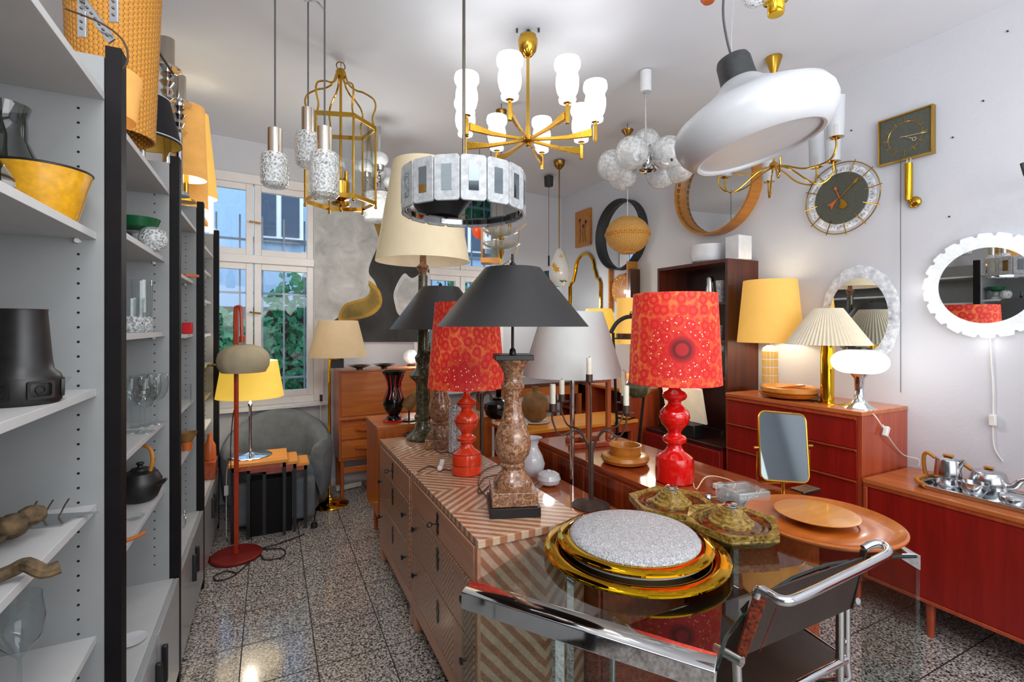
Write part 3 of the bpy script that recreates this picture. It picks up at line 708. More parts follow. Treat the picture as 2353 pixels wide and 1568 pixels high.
# record player
q = Vector((2.84, 2.66, .655)); t = thing('record_player', 'open portable record player with a cream lid, on the dark red cabinet', 'record player', q)
MB().box(0, .10, 0, .34, 0, .10).build('case', 'dark_ceramic', t, bevel=.006)
lid = MB().box(0, .02, -.03, .38, 0, .28, M=Matrix.Translation((.095, 0, .10)) @ Matrix.Rotation(radians(-12), 4, 'Y')).build('lid', 'paper_cream', t, bevel=.006)
MB().cyl((.05, .18, .10), (.05, .18, .106), .042, seg=24).build('turntable', 'black', t)
MB().tube([(.02, .04, .115), (.04, .06, .118), (.05, .14, .112)], .004, 6).build('tone_arm', 'chrome', t)
# --- open shelf cabinets at the end of the right wall
t = thing('open_cabinet', 'open fronted teak cabinet standing behind the coat valet', 'cabinet', (2.72, 3.25, 0)); L, D = 1.1, .52
for y in (0, .53, L - .02): MB().box(0, D, y, y + .02, .1, .93).build('side_panel', 'red_side', t)
MB().box(0, D, 0, L, .93, .955).build('top', 'teak_y', t, bevel=.002)
for z in (.1, .38, .66): MB().box(0, D, .02, L - .02, z, z + .018).build('shelf_board', 'red_side', t)
MB().box(D - .01, D, .02, L - .02, .1, .93).build('back_panel', 'red_front', t)
mb = MB(); mb.box(.02, D - .02, .02, L - .02, 0, .1); mb.build('plinth', 'rosewood_dark', t)
# --- orange top table carrying jugs
t = thing('long_table', 'teak side table behind the striped sideboard, carrying the stoneware jug', 'table', (1.52, 3.02, 0)); L = 1.1
MB().box(0, L, 0, .42, .735, .76).build('table_top', 'bright_teak', t, bevel=.003)
MB().box(.02, L - .02, .015, .035, .67, .735).build('apron', 'red_side', t)
for lx, ly in ((.04, .04), (L - .04, .04), (.04, .38), (L - .04, .38)): MB().cyl((lx, ly, 0), (lx, ly, .735), .015, .022, 12).build('leg', 'red_side', t)
# --- dark table far behind
t = thing('dining_table', 'dark wood table standing behind the stoneware jug', 'table', (1.75, 3.85, 0))
MB().box(0, .95, 0, .55, .95, .98).build('table_top', 'dark_wood', t, bevel=.003)
MB().box(.03, .92, .03, .05, .86, .95).build('apron', 'teak', t)
for lx, ly in ((.05, .05), (.9, .05), (.05, .5), (.9, .5)): MB().box(lx - .02, lx + .02, ly - .02, ly + .02, 0, .95).build('leg', 'teak_z', t)
# wooden stand on the striped sideboard
q = atz(1345, 1030, .745); t = thing('wooden_frame_stand', 'small brown wooden frame stand on the far end of the striped sideboard', 'stand', (1.80, 2.50, .745), rz=FWD * .3)
MB().box(-.16, .16, -.015, .015, 0, .03).build('foot', 'red_side', t, bevel=.004); MB().box(-.10, .14, .16, .19, 0, .03).build('foot', 'red_side', t, bevel=.004)
for x in (-.02, .12): MB().box(x - .014, x + .014, .0, .028, .03, .42).build('upright', 'teak_z', t, bevel=.003)
MB().box(-.02, .12, .0, .028, .40, .425).build('rail', 'teak_z', t, bevel=.003)
MB().box(-.006, .006, .03, .17, .012, .03).build('foot_rail', 'teak_z', t)
# --- nest of tables
def nest(label, x0, x1, y0, y1, zt, grp):
    t = thing('nest_table', label, 'table', (x0, y0, 0), group=grp); a, b = x1 - x0, y1 - y0
    MB().box(0, a, 0, b, zt - .022, zt).build('table_top', 'bright_teak', t, bevel=.002)
    mb = MB(); mb.box(.015, a - .015, .012, .022, zt - .055, zt - .022); mb.build('rail', 'red_side', t)
    for lx in (.012, a - .034):
        for ly in (.012, b - .034): MB().box(lx, lx + .022, ly, ly + .022, 0, zt - .022).build('leg', 'black', t)
    return t
g = 'nested side tables by the armchair'
nest('largest orange topped nest table, under the lit yellow lamp', -.255, .115, 3.84, 4.20, .548, g)
nest('middle orange topped nest table, pulled out to the right of the largest', -.16, .185, 3.875, 4.17, .520, g)
t = nest('smallest orange topped nest table, farthest right in the nest', -.06, .26, 3.91, 4.14, .492, g)
one('speaker_box', 'black speckled box standing under the nest of tables', 'box', MB().box(-.125, .145, 3.925, 4.10, 0, .40), 'black_post', bevel=.004)
# --- armchair
t = thing('barrel_armchair', 'grey velvet barrel armchair below the left window', 'armchair', (.06, 4.31, 0), rz=radians(-4))
mb = MB(); N = 28; R0, R1 = .40, .27
prof_n = []
vs = []; fs = []
for i in range(N + 1):
    a = radians(-35 + 250 * i / N); hh = .60 + .20 * max(0, sin(a)) ** 1.2
    for (r, z) in ((R0 - .03, .05), (R0, .3), (R0 + .02, hh - .03), (R0 - .03, hh), (R1 + .04, hh - .02), (R1, hh - .08), (R1, .38)):
        vs.append((r * cos(a), r * sin(a) * .92, z))
K = 7
for i in range(N):
    for j in range(K - 1): fs.append((i * K + j, (i + 1) * K + j, (i + 1) * K + j + 1, i * K + j + 1))
    fs.append((i * K + K - 1, (i + 1) * K + K - 1, (i + 1) * K, i * K))
fs.append(tuple(range(K))); fs.append(tuple(reversed([N * K + j for j in range(K)])))
mb.faces(vs, fs); o = mb.build('backrest', 'velvet', t); md = o.modifiers.new('Sub', 'SUBSURF'); md.levels = md.render_levels = 1
MB().lathe([(0, .05), (.30, .05), (.31, .3), (.30, .38), (.27, .42), (.2, .44), (0, .445)], 32).build('seat_cushion', 'velvet', t)
MB().box(-.27, .27, -.33, -.22, .05, .36).build('front_panel', 'velvet', t, bevel=.03)
for a in (45, 135, 225, 315): MB().cyl((.26 * cos(radians(a)), .26 * sin(radians(a)), 0), (.26 * cos(radians(a)), .26 * sin(radians(a)), .06), .018, seg=10).build('foot', 'black', t)
# ================================================================ lamps and goods on the furniture
def frus(mb, rb, rt, z0, z1, t=.002, seg=56): return mb.lathe([(rb, z0), (rt, z1), (rt - t, z1), (rb - t, z0)], seg, closed=True)
def shade(t, name, mat, rb, rt, z0, z1, inner=None, c=(0, 0)):
    o = frus(MB(), rb, rt, z0, z1).build(name, mat, t, (c[0], c[1], 0))
    if inner: frus(MB(), rb - .0025, rt - .0025, z0 + .001, z1 - .001, .001).build('shade_lining', inner, o)
    return o
def spider(t, mat, r, z, c=(0, 0)):
    mb = MB()
    for k in range(3): a = k * 2.094; mb.cyl((c[0], c[1], z), (c[0] + r * cos(a), c[1] + r * sin(a), z), .0015, seg=6)
    mb.build('shade_ring', mat, t)
# --- marble baluster lamps with black cone shades
def marble_lamp(label, loc, with_base=True, sc=1.0):
    t = thing('marble_table_lamp', label, 'table lamp', loc, rz=radians(-20), group='marble baluster lamps')
    z = 0
    if with_base: MB().box(-.098, .098, -.098, .098, 0, .038).build('black_plinth', 'black', t, bevel=.002); z = .038
    MB().box(-.089, .089, -.089, .089, z, z + .055).build('marble_plinth', 'marble', t, bevel=.004)
    b = z + .055
    pr = [(0, 0), (.075, 0), (.078, .012), (.074, .028), (.062, .042), (.058, .048), (.046, .062), (.042, .072), (.05, .082), (.052, .088), (.044, .096),
          (.05, .106), (.066, .130), (.073, .160), (.072, .190), (.062, .225), (.046, .262), (.037, .30), (.034, .34), (.034, .375), (.038, .385), (.046, .392), (.047, .402), (.040, .41),
          (.036, .42), (.036, .45), (.042, .458), (.045, .466), (.055, .485), (.068, .50), (.070, .508), (0, .508)]
    MB().lathe(pr, 40).build('marble_baluster', 'marble', t, (0, 0, b))
    MB().box(-.075, .075, -.075, .075, b + .505, b + .525).build('black_cap', 'black', t, bevel=.002)
    zt = b + .525
    MB().lathe([(0, 0), (.014, 0), (.012, .018), (.006, .025), (.0055, .20), (.0055, .40), (0, .40)], 14).build('stem', 'black', t, (0, 0, zt))
    return t, zt
LB = atz(1178, 1170, .77)
t, zt = marble_lamp('front marble baluster lamp on a black plinth, with a black cone shade, nearest the viewer', LB)
zb = top(LB, 751) - .77; zc = top(LB, 617) - .77
shade(t, 'lamp_shade', 'black_shade', .302, .112, zb, zc)
MB().lathe([(0, 0), (.010, 0), (.006, .010), (.012, .018), (.012, .024), (0, .034)], 14).build('finial', 'black', t, (0, 0, zc - .005)); spider(t, 'black', .11, zc - .004)
L2 = atz(1012, 1025, .77)
t, zt = marble_lamp('rear marble baluster lamp with a black cone shade, behind the left red lamp', L2, False)
zb = top(L2, 757) - .77; zc = top(L2, 660) - .77
shade(t, 'lamp_shade', 'black_shade', .302, .112, zb, zc); spider(t, 'black', .11, zc - .004)
MB().lathe([(0, 0), (.010, 0), (.006, .010), (.012, .018), (0, .034)], 14).build('finial', 'black', t, (0, 0, zc - .005))
# --- tall lamp with the big cream shade on the dark green marble column
L3 = P(972, 985, 3.16); L3.z = .77
t = thing('column_lamp', 'tall table lamp with a large cream cone shade and dark green marble column', 'table lamp', L3)
pr = [(0, 0), (.105, 0), (.11, .015), (.09, .04), (.07, .055), (.055, .08), (.05, .10), (.044, .12), (.055, .135), (.055, .15), (.046, .16), (.045, .36), (.06, .38), (.085, .40), (.088, .415), (.06, .44), (.045, .46), (.04, .49),
      (.05, .51), (.055, .53), (.04, .55), (.035, .58), (.032, .9), (.03, 1.06), (0, 1.06)]
MB().lathe(pr, 36).build('marble_column', 'dark_marble', t)
MB().lathe([(0, 1.05), (.02, 1.05), (.024, 1.08), (.04, 1.10), (.042, 1.115), (.022, 1.135), (.02, 1.21), (.012, 1.22), (.008, 1.5), (0, 1.5)], 20).build('wooden_stem', 'marble', t)
shade(t, 'lamp_shade', 'cream_shade', .302, .190, top(L3, 602) - .77, top(L3, 376) - .77, 'paper_cream'); spider(t, 'brass', .2, 1.5)
# --- red ceramic lamps
RP = [(0, 0), (.078, 0), (.086, .006), (.088, .03), (.087, .10), (.083, .118), (.068, .130), (.045, .145), (.034, .165), (.034, .178), (.054, .190), (.055, .205), (.048, .215), (.032, .222),
      (.030, .232), (.040, .25), (.062, .275), (.070, .305), (.066, .330), (.048, .352), (.030, .368), (.030, .378), (.050, .390), (.056, .400), (.056, .412), (.048, .422), (.030, .432), (.018, .455), (.018, .49), (0, .49)]
def red_lamp(label, loc, k, bodymat, yb, yt, rb, rt, fab, lines=False):
    t = thing('ceramic_table_lamp', label, 'table lamp', loc, rz=FWD, group='lamps with floral red shades')
    MB().lathe([(r * k, z * k) for r, z in RP], 44).build('ceramic_base', bodymat, t)
    if lines:
        mb = MB()
        for r, z in ((.0845, .122), (.0705, .30), (.0565, .405), (.0555, .200), (.0885, .06)): mb.tube([(r * k * cos(a), r * k * sin(a), z * k) for a in [j * pi / 20 for j in range(40)]], .0012, 5, closed=True)
        mb.build('glaze_lines', 'glaze_line', t)
    z0 = top(loc, yb) - loc.z; z1 = top(loc, yt) - loc.z
    MB().cyl((0, 0, .48 * k), (0, 0, z1 - .02), .006, seg=10).build('stem', 'brass', t)
    zc = (z0 + z1) / 2
    o = frus(MB(), rb, rt, z0 - zc, z1 - zc).build('lamp_shade', fab, t, (0, 0, zc)); o.rotation_euler = (0, 0, 0)
    return t
R1 = atz(1072, 1088, .77)
red_lamp('left red ceramic lamp with a flowered orange and red shade, on the near chevron chest', R1, .86, 'orange_ceramic', 889, 696, .192, .156, 'flower_fabric', True)
R2 = atz(1550, 1106, .745)
red_lamp('right glossy red ceramic lamp with a large flower on its shade, on the striped sideboard', R2, 1.03, 'red_ceramic', 880, 676, .218, .196, 'flower_fabric_big')
# --- grey shaded floor lamp with chrome pole
G = Vector((1.545, 0, 0)); dd = dX(1315, 1.545); G = P(1315, 900, dd); G.z = 0
t = thing('floor_lamp', 'floor lamp with a pale grey cone shade and chrome pole, behind the candelabra', 'floor lamp', G)
MB().lathe([(0, 0), (.03, 0), (.03, .02), (.014, .03), (.014, 1.3), (0, 1.3)], 20).build('pole', 'chrome', t)
shade(t, 'lamp_shade', 'grey_shade', .285, .172, top(G, 862), top(G, 717)); spider(t, 'chrome', .17, top(G, 720))
# --- brass floor lamp with swing arm
B = atz(757, 1160, 0); t = thing('brass_floor_lamp', 'brass floor lamp with a beige cone shade beside the secretary desk', 'floor lamp', B)
MB().lathe([(0, 0), (.155, 0), (.158, .008), (.15, .016), (.10, .028), (.04, .04), (.022, .06), (.013, .08), (0, .08)], 48).build('base', 'bright_brass', t)
zz = top(B, 826); MB().cyl((0, 0, .07), (0, 0, zz), .012, seg=14).build('pole', 'bright_brass', t)
cc = P(777, 826, depth(B)) - B; cx, cy_ = cc.x, cc.y
mb = MB(); mb.tube([(0, 0, zz - .05), (0, 0, zz), (cx * .5, cy_ * .5, zz), (cx, cy_, zz), (cx, cy_, zz + .2)], .008, 8); mb.build('swing_arm', 'bright_brass', t)
shade(t, 'lamp_shade', 'beige_shade', .235, .160, top(B, 820), top(B, 737), None, (cx, cy_))
MB().box(cx - .055, cx + .055, .04, .10, zz - .08, zz + .0).build('junction_box', 'black', t)
# --- red floor lamp
R = atz(543, 1280, 0); t = thing('red_floor_lamp', 'red floor lamp with a linen balloon shade and a round red foot', 'floor lamp', R, rz=FWD)
MB().lathe([(0, 0), (.148, 0), (.152, .006), (.152, .016), (.145, .022), (0, .024)], 44).build('foot_disc', 'red_base', t)
MB().lathe([(0, 0), (.15, 0), (.15, .006), (0, .006)], 44).build('foot_rim', 'black', t, (0, 0, -.0005))
zt = top(R, 706)
MB().box(-.011, .011, -.011, .011, .02, zt).build('pole', 'red_lacquer', t, bevel=.003)
arm = [(0.0, -.012, zt - .28), (0.0, -.012, zt - .03), (.015, -.012, zt), (.035, -.012, zt - .01), (.04, -.012, zt - .12), (.045, -.012, zt - .21)]
MB().tube(arm, .011, 8, smooth=4).build('wooden_arm', 'red_lacquer', t)
MB().box(-.026, .02, -.026, .014, zt - .33, zt - .26).build('clamp', 'red_lacquer', t, bevel=.004)
MB().cyl((.045, -.012, zt - .23), (.045, -.012, zt - .19), .018, seg=16).build('shade_holder', 'red_lacquer', t)
cxs = .036; zs0 = top(R, 856); zs1 = top(R, 792)
def lobes(a, z): return 1 + .02 * abs(sin(a * 6))
hh = zs1 - zs0
MB().lathe([(.128, zs0), (.150, zs0 + hh * .22), (.155, zs0 + hh * .45), (.145, zs0 + hh * .68), (.11, zs0 + hh * .88), (.05, zs1), (.03, zs1), (.05, zs1 - .003), (.108, zs0 + hh * .86), (.142, zs0 + hh * .67), (.152, zs0 + hh * .45), (.147, zs0 + hh * .22), (.126, zs0)],
           60, closed=True, wob=lobes).build('balloon_shade', 'linen_shade', t, (cxs, .02, 0))
# --- yellow lamp on the nest
Y = atz(575, 1048, .548); t = thing('yellow_table_lamp', 'lit yellow shaded lamp with chrome stem on the nest of tables', 'table lamp', Y)
MB().lathe([(0, 0), (.142, 0), (.145, .004), (.135, .010), (.06, .018), (.02, .026), (.012, .03), (0, .03)], 44).build('base', 'chrome', t)
MB().lathe([(0, .02), (.010, .02), (.010, .36), (.015, .365), (.015, .39), (.008, .40), (.008, .44), (0, .44)], 16).build('stem', 'chrome', t)
shade(t, 'lamp_shade', 'lit_bright_yellow', .225, .182, top(Y, 912) - .548, top(Y, 829) - .548, 'shade_inner'); 
point_light('bulb', (0, 0, top(Y, 880) - .548), 3.5, parent=t)
# --- lamps on the tall chest
CZ = 1.042
def chest_pt(px, X): d = dX(px, X); p = P(px, 800, d); p.z = CZ; return p
A = chest_pt(1769, 3.06); t = thing('tiled_table_lamp', 'lamp with a lit yellow drum shade and gold tiled base on the tall chest', 'table lamp', A, rz=FWD)
hb = top(A, 800) - CZ
mb = MB(); mb.lathe([(0, 0), (.046, 0), (.048, .005), (.048, hb - .02), (.044, hb), (.018, hb + .018), (0, hb + .02)], 24); mb.build('white_base', 'white_matte', t)
k = 0
for i in range(14):
    a = 2 * pi * i / 14
    for j in range(5):
        zz = .02 + j * (hb - .035) / 5; w_ = .0085
        MB().box(.0465, .0492, -w_, w_, zz, zz + (hb - .035) / 5 - .008, M=Matrix.Rotation(a, 4, 'Z')).build('gold_tile', 'gold_inner', t)
MB().cyl((0, 0, hb), (0, 0, hb + .06), .007, seg=10).build('stem', 'brass', t)
shade(t, 'lamp_shade', 'lit_yellow_soft', .205, .166, top(A, 787) - CZ, top(A, 645) - CZ, 'shade_inner'); point_light('bulb', (0, 0, hb + .16), 3, parent=t)
A = chest_pt(1901, 3.0); t = thing('pleated_lamp', 'brass column lamp with a cream pleated shade on the tall chest', 'table lamp', A)
MB().lathe([(0, 0), (.088, 0), (.088, .004), (.036, .006), (.036, .38), (.010, .384), (.010, .42), (0, .42)], 28).build('brass_column', 'bright_brass', t)
z0 = top(A, 792) - CZ; z1 = top(A, 709) - CZ
def pleat(a, z): return 1 + .022 * (1 if int(round(a / (2 * pi) * 128)) % 2 else -1)
MB().lathe([(.222, z0), (.078, z1), (.076, z1), (.220, z0)], 128, closed=True, wob=pleat).build('pleated_shade', 'pleated', t, smooth=False)
A = chest_pt(1975, 2.965); t = thing('globe_table_lamp', 'glowing white glass lamp on a flared chrome foot, at the front of the tall chest', 'table lamp', A)
ga, gb = top(A, 858) - CZ, top(A, 806) - CZ; gm = (ga + gb) / 2; gh = (gb - ga) / 2
MB().lathe([(0, 0), (.082, 0), (.078, .006), (.05, .02), (.028, .05), (.023, .10), (.025, ga - .03), (.045, ga - .005), (.05, ga + .004), (0, ga + .004)], 32).build('chrome_foot', 'chrome', t)
MB().lathe([(.045, ga)] + [(.06 + .078 * cos(a), gm + gh * sin(a)) for a in [-1.3 + i * 2.6 / 12 for i in range(13)]] + [(.06, gb + .004), (0, gb + .002)], 40).build('glass_globe', 'lit_white', t)
frus(MB(), .062, .062, gb, gb + .018, .002).build('clear_rim', 'smoke_glass', t)
point_light('bulb', (0, -.16, gm), 2.2, (1, .97, .92), parent=t)
# wooden tray stack
A = chest_pt(1815, 2.985); A.z = CZ
t = thing('wooden_tray', 'round divided wooden tray stacked on a wider one, on the tall chest', 'tray', A)
MB().lathe([(0, .0), (.10, 0), (.165, .014), (.178, .03), (.172, .032), (0, .026)], 44).build('lower_tray', 'plate_wood', t)
MB().lathe([(0, .034), (.155, .034), (.168, .045), (.168, .068), (.158, .074), (.15, .066), (0, .062)], 44).build('upper_tray', 'bowl_wood', t)
mb = MB(); mb.box(-.15, .15, -.004, .004, .06, .073); mb.box(-.004, .004, -.15, 0, .06, .073); mb.build('divider', 'plate_wood', t)
# --- candelabra
CB = atz(1358, 1163, .62); dC = depth(CB)
t = thing('candelabra', 'dark iron candelabra with curling arms and white candles, on the low brown cabinet', 'candelabra', CB)
MB().lathe([(0, 0), (.092, 0), (.094, .006), (.07, .016), (.03, .03), (.014, .04), (0, .04)], 32).build('base', 'iron', t)
def lc(px, py, dz=0): return P(px, py, dC + dz) - CB
mb = MB()
for a in range(6):
    x, y = .008 * cos(a * pi / 3), .008 * sin(a * pi / 3); mb.cyl((x, y, .03), (x, y, lc(1358, 1020).z), .0055, seg=8)
mb.build('stem_rods', 'iron', t)
cand = [(1270, 930, 883, -.05, 948), (1291, 915, 873, .12, 925), (1354, 868, 822, 0.02, 880), (1433, 925, 853, .12, 928), (1439, 930, 886, -.05, 952)]
g = 'candles of the iron candelabra'
nm = ['leftmost candle in front', 'second candle from the left, set back', 'highest candle in the middle', 'far right candle set behind its neighbour', 'front right candle']
for i, (px, yb, yt, dz, yd) in enumerate(cand):
    e = lc(px, yd, dz); c0 = lc(1358, 1035)
    if i == 2: pts = [c0, Vector((0, 0, e.z * .9)), e]
    else:
        m1 = lc(1358 + (px - 1358) * .35, 990, dz * .3); m2 = lc(1358 + (px - 1358) * .8, yd + 52, dz * .8)
        pts = [c0, m1, m2, lc(px, yd + 20, dz), e]
    arm_ = MB().tube(pts, .0045, 8, smooth=6).build('arm', 'iron', t)
    d_ = MB().lathe([(0, 0), (.012, 0), (.036, .004), (.038, .008), (.012, .005), (0, .005)], 24).build('drip_tray', 'iron', t, e)
    MB().lathe([(0, 0), (.017, 0), (.017, .038), (0, .038)], 16).build('candle_cup', 'iron', t, e + Vector((0, 0, .004)))
    zt2 = lc(px, yt, dz).z
    k_ = thing('candle', 'white %s of the iron candelabra' % nm[i], 'candle', CB + e + Vector((0, 0, .036)), group=g)
    MB().lathe([(0, 0), (.0140, 0), (.0140, zt2 - e.z - .04), (.011, zt2 - e.z - .036), (0, zt2 - e.z - .038)], 14).build('wax', 'candle', k_)
    MB().cyl((0, 0, zt2 - e.z - .04), (.001, 0, zt2 - e.z - .028), .0013, seg=6).build('wick', 'black', k_)
for s, px in ((-1, 1320), (1, 1395)):
    b = lc(px, 1010); pts = [lc(1358, 1060), lc(1358 + s * 12, 1015), lc(1358 + s * 32, 990)]
    for j in range(9):
        a = pi * .5 - s * 0 - j * .55; r = .022 * (1 - j * .07)
        pts.append(lc(px + s * 8, 1003) + Vector((s * r * cos(a) * CT, -s * r * cos(a) * ST, r * sin(a))))
    MB().tube(pts, .004, 7, smooth=3).build('scroll', 'iron', t)
# --- white vase and egg lamp
V = atz(1222, 1092, .62)
one('opal_vase', 'white opal glass vase behind the front marble lamp', 'vase', vessel(MB(), [(0, 0), (.045, 0), (.07, .03), (.078, .07), (.062, .12), (.038, .165), (.036, .185), (.05, .215), (.062, .222)], .004), 'opal', V)
V = atz(1261, 1117, .62)
one('opal_egg_lamp', 'small white egg shaped glass lamp lying beside the opal vase', 'lamp', MB().lathe([(0, 0), (.03, .003), (.058, .02), (.066, .042), (.058, .066), (.035, .080), (.012, .083), (.010, .088), (0, .088)], 32), 'opal', V)
# --- bowls
V = atz(1436, 1064, .745)
one('wooden_ring_bowl', 'wide rounded wooden bowl on the striped sideboard', 'bowl', vessel(MB(), [(0, 0), (.09, 0), (.122, .012), (.132, .030), (.124, .048), (.105, .052)], .018, 48), 'bowl_wood', V)
one('wooden_dish', 'straight sided wooden bowl standing inside the rounded wooden bowl', 'bowl', vessel(MB(), [(0, 0), (.078, 0), (.084, .02), (.083, .07), (.089, .082)], .006, 48), 'bowl_wood', V + Vector((0, 0, .02)))
# --- vases in the middle
V = atz(905, 968, .83)
t = thing('glazed_vase', 'black vase with red glaze running down, on a red saucer on the teak cabinet', 'vase', V)
MB().lathe([(0, 0), (.075, 0), (.078, .006), (.07, .012), (0, .012)], 36).build('saucer', 'red_plastic', t)
vessel(MB(), [(0, .012), (.055, .012), (.05, .03), (.035, .045), (.06, .075), (.075, .12), (.072, .16), (.055, .20), (.045, .235), (.05, .28), (.07, .33), (.088, .355)], .004, 40).build('vase_body', 'black_gloss', t)
mb = MB()
for k in range(6):
    a = radians(200 + k * 34); mb.tube([((r + .0015) * cos(a + dz * .3), (r + .0015) * sin(a + dz * .3), z) for r, z, dz in ((.0725, .16, 0), (.0555, .20, .2), (.0455, .235, .1), (.0505, .28, 0), (.0705, .33, .1))], .004, 6)
mb.build('glaze_runs', 'red_plastic', t)
V = Vector((2.12, 3.25, .76)); V = atz(1233, 972, .76)
one('stoneware_jug_vase', 'round tan stoneware vase with a narrow neck, behind the candelabra', 'vase', vessel(MB(), [(0, 0), (.05, 0), (.085, .03), (.103, .08), (.105, .13), (.093, .18), (.06, .215), (.025, .225), (.022, .25), (.028, .262)], .004, 40), 'stoneware', V + Vector((0, .02, .012)))
one('white_plate', 'white plate under the stoneware vase', 'plate', MB().lathe([(0, 0), (.06, 0), (.11, .008), (.112, .011), (.06, .004), (0, .003)], 36), 'opal', V + Vector((0, .02, 0)))
V = atz(1178, 995, .76)
one('white_bowl', 'wide white bowl in front of the round black vase', 'bowl', vessel(MB(), [(0, 0), (.03, 0), (.04, .01), (.08, .03), (.108, .06)], .003, 36), 'opal', V)
V = atz(1142, 968, .83); V = P(1142, 965, 3.55); V.z = .83
one('black_ball_vase', 'round shiny black vase behind the front marble lamp', 'vase', vessel(MB(), [(0, 0), (.05, 0), (.085, .03), (.10, .07), (.09, .11), (.05, .135), (.035, .138), (.04, .148)], .003, 36), 'black_gloss', V)
V = P(1105, 1020, 3.0); V.z = .62; V = atz(1105, 1026, .77); V = Vector((V.x, V.y, .62))
V = P(1107, 1026, 3.0); V.z = top(V, 1026)
t = thing('iron_candle_stand', 'dark iron stand with drooping hooks behind the left red lamp', 'candle stand', (V.x, V.y, .62)); zo = V.z - .62
MB().lathe([(0, 0), (.07, 0), (.072, .01), (.05, .025), (.016, .04), (0, .04)], 28).build('foot', 'iron', t)
hz = top(V, 903) - .62
MB().cyl((0, 0, .03), (0, 0, hz), .011, seg=10).build('stem', 'iron', t)
for k in range(5):
    a = k * 1.2566 + .3; MB().tube([(0, 0, hz - .06), (.02 * cos(a), .02 * sin(a), hz - .01), (.05 * cos(a), .05 * sin(a), hz + .005), (.075 * cos(a), .075 * sin(a), hz - .03), (.065 * cos(a), .065 * sin(a), hz - .045)], .005, 6, smooth=4).build('hook', 'iron', t)
# blue bowls on the secretary
g = 'dark blue glazed bowls on the secretary desk'
for px, X, lb in ((826, 9, 'left dark blue shallow bowl on the secretary desk'), (883, 9, 'right dark blue shallow bowl on the secretary desk')):
    V = P(px, 845, 4.30 if px < 850 else 4.42); V.z = 1.116
    t = one('blue_bowl', lb, 'bowl', vessel(MB(), [(0, 0), (.03, 0), (.028, .012), (.06, .024), (.11, .042)], .004, 32), 'navy_glaze', V, group=g)
V = P(945, 850, 4.72); V.z = 1.116
t = thing('glass_globe_lamp', 'small lit glass globe lamp at the right end of the secretary desk', 'lamp', V)
MB().lathe([(0, 0), (.04, 0), (.04, .012), (.02, .02), (0, .02)], 20).build('base', 'black', t); MB().sph((0, 0, .09), .075).build('glass_globe', 'bubble_glass', t); MB().sph((0, 0, .085), .03).build('bulb', 'lit_white', t); point_light('bulb', (0, -.11, .09), 2.5, (1, .95, .85), .05, t)
# yellow spotlight
V = P(940, 905, 3.45); V.z = .83
t = thing('spot_lamp', 'small olive yellow cone spotlight behind the black and red vase', 'lamp', V, rz=FWD)
MB().lathe([(0, 0), (.05, 0), (.05, .01), (.006, .014), (.006, .12), (0, .12)], 20).build('foot', 'black', t)
MB().lathe([(.052, 0), (.028, .12), (.018, .13), (0, .132), (0, .128), (.026, .118), (.05, 0)], 28, M=Matrix.Translation((-.02, 0, .10)) @ Matrix.Rotation(radians(40), 4, 'Y')).build('cone_shade', 'stoneware', t)
MB().tube([(.05, 0, .19), (.08, 0, .22), (.1, 0, .23)], .004, 6).build('arm', 'black', t)
# crystal prism lamp between the lamps
V = P(1045, 985, 2.75); V.z = .77
t = thing('crystal_prism_lamp', 'clear crystal prism lamp between the rear marble lamp and the left red lamp', 'lamp', V)
for k in range(6):
    a = k * pi / 3; MB().box(.02, .035, -.012, .012, .02, .27, M=Matrix.Rotation(a, 4, 'Z')).build('crystal_prism', 'crystal', t)
MB().lathe([(0, 0), (.05, 0), (.05, .02), (.012, .025), (.012, .28), (0, .28)], 20).build('core', 'chrome', t)
# --- valet stand
V = Vector((2.35, 3.05, 0)); dv = depth(P(1440, 800, 3.7))
V = P(1445, 1080, 3.75); V.z = 0
t = thing('coat_valet', 'black coat valet stand with a brass knob behind the candelabra', 'coat stand', V, rz=FWD)
h0 = top(V, 728); dv = 3.75
def lv(px, py): p = P(px, py, dv) - V; return Vector((p.x * CT - p.y * ST, 0, H + (750 - py) / F * dv))
MB().tube([lv(1403, 766), lv(1415, 745), lv(1432, 732), lv(1450, 728), lv(1470, 732), lv(1488, 746), lv(1500, 766)], .016, 8, smooth=4).build('hanger', 'black', t)
MB().sph(lv(1450, 720), .014).build('knob', 'brass', t)
for a, b in (((1409, 765), (1427, 1040)), ((1495, 765), (1448, 1040))):
    p0, p1 = lv(*a), lv(*b); p1.z = 0; MB().cyl(p0, p1, .011, seg=8).build('leg', 'black', t)
MB().cyl(lv(1408, 778), lv(1490, 778), .006, seg=8).build('trouser_bar', 'black', t)
mb = MB(); mb.tube([lv(1420, 960), lv(1440, 965), lv(1460, 960)], .008, 6); mb.build('brace', 'black', t)
# --- yellow lamps behind the valet on the open cabinet
V = P(1376, 800, 4.75); V.z = .955
V.z = .98
t = thing('cone_table_lamp', 'lamp with a lit bright yellow cone shade below the arched gold mirror', 'table lamp', V)
shade(t, 'lamp_shade', 'lit_bright_yellow', .215, .125, top(V, 790) - V.z, top(V, 710) - V.z, 'shade_inner'); MB().lathe([(0, 0), (.06, 0), (.05, .02), (.02, .05), (.02, .25), (0, .25)], 24).build('base', 'brass', t)
V = P(1450, 800, 4.3); V.z = .955
t = thing('drum_table_lamp', 'lamp with a tall yellow drum shade and a dark patterned band behind the valet', 'table lamp', V)
z0, z1 = top(V, 790) - V.z, top(V, 686) - V.z
s = shade(t, 'lamp_shade', 'lit_yellow_soft', .128, .125, z0, z1, 'shade_inner'); frus(MB(), .131, .131, z0 + .04, z0 + .09, .002).build('dark_band', 'dark_wood', s)
MB().lathe([(0, 0), (.07, 0), (.07, .012), (.012, .02), (.012, z0 + .05), (0, z0 + .05)], 24).build('base', 'brass', t)
V = P(1452, 860, 4.0); V.z = .955
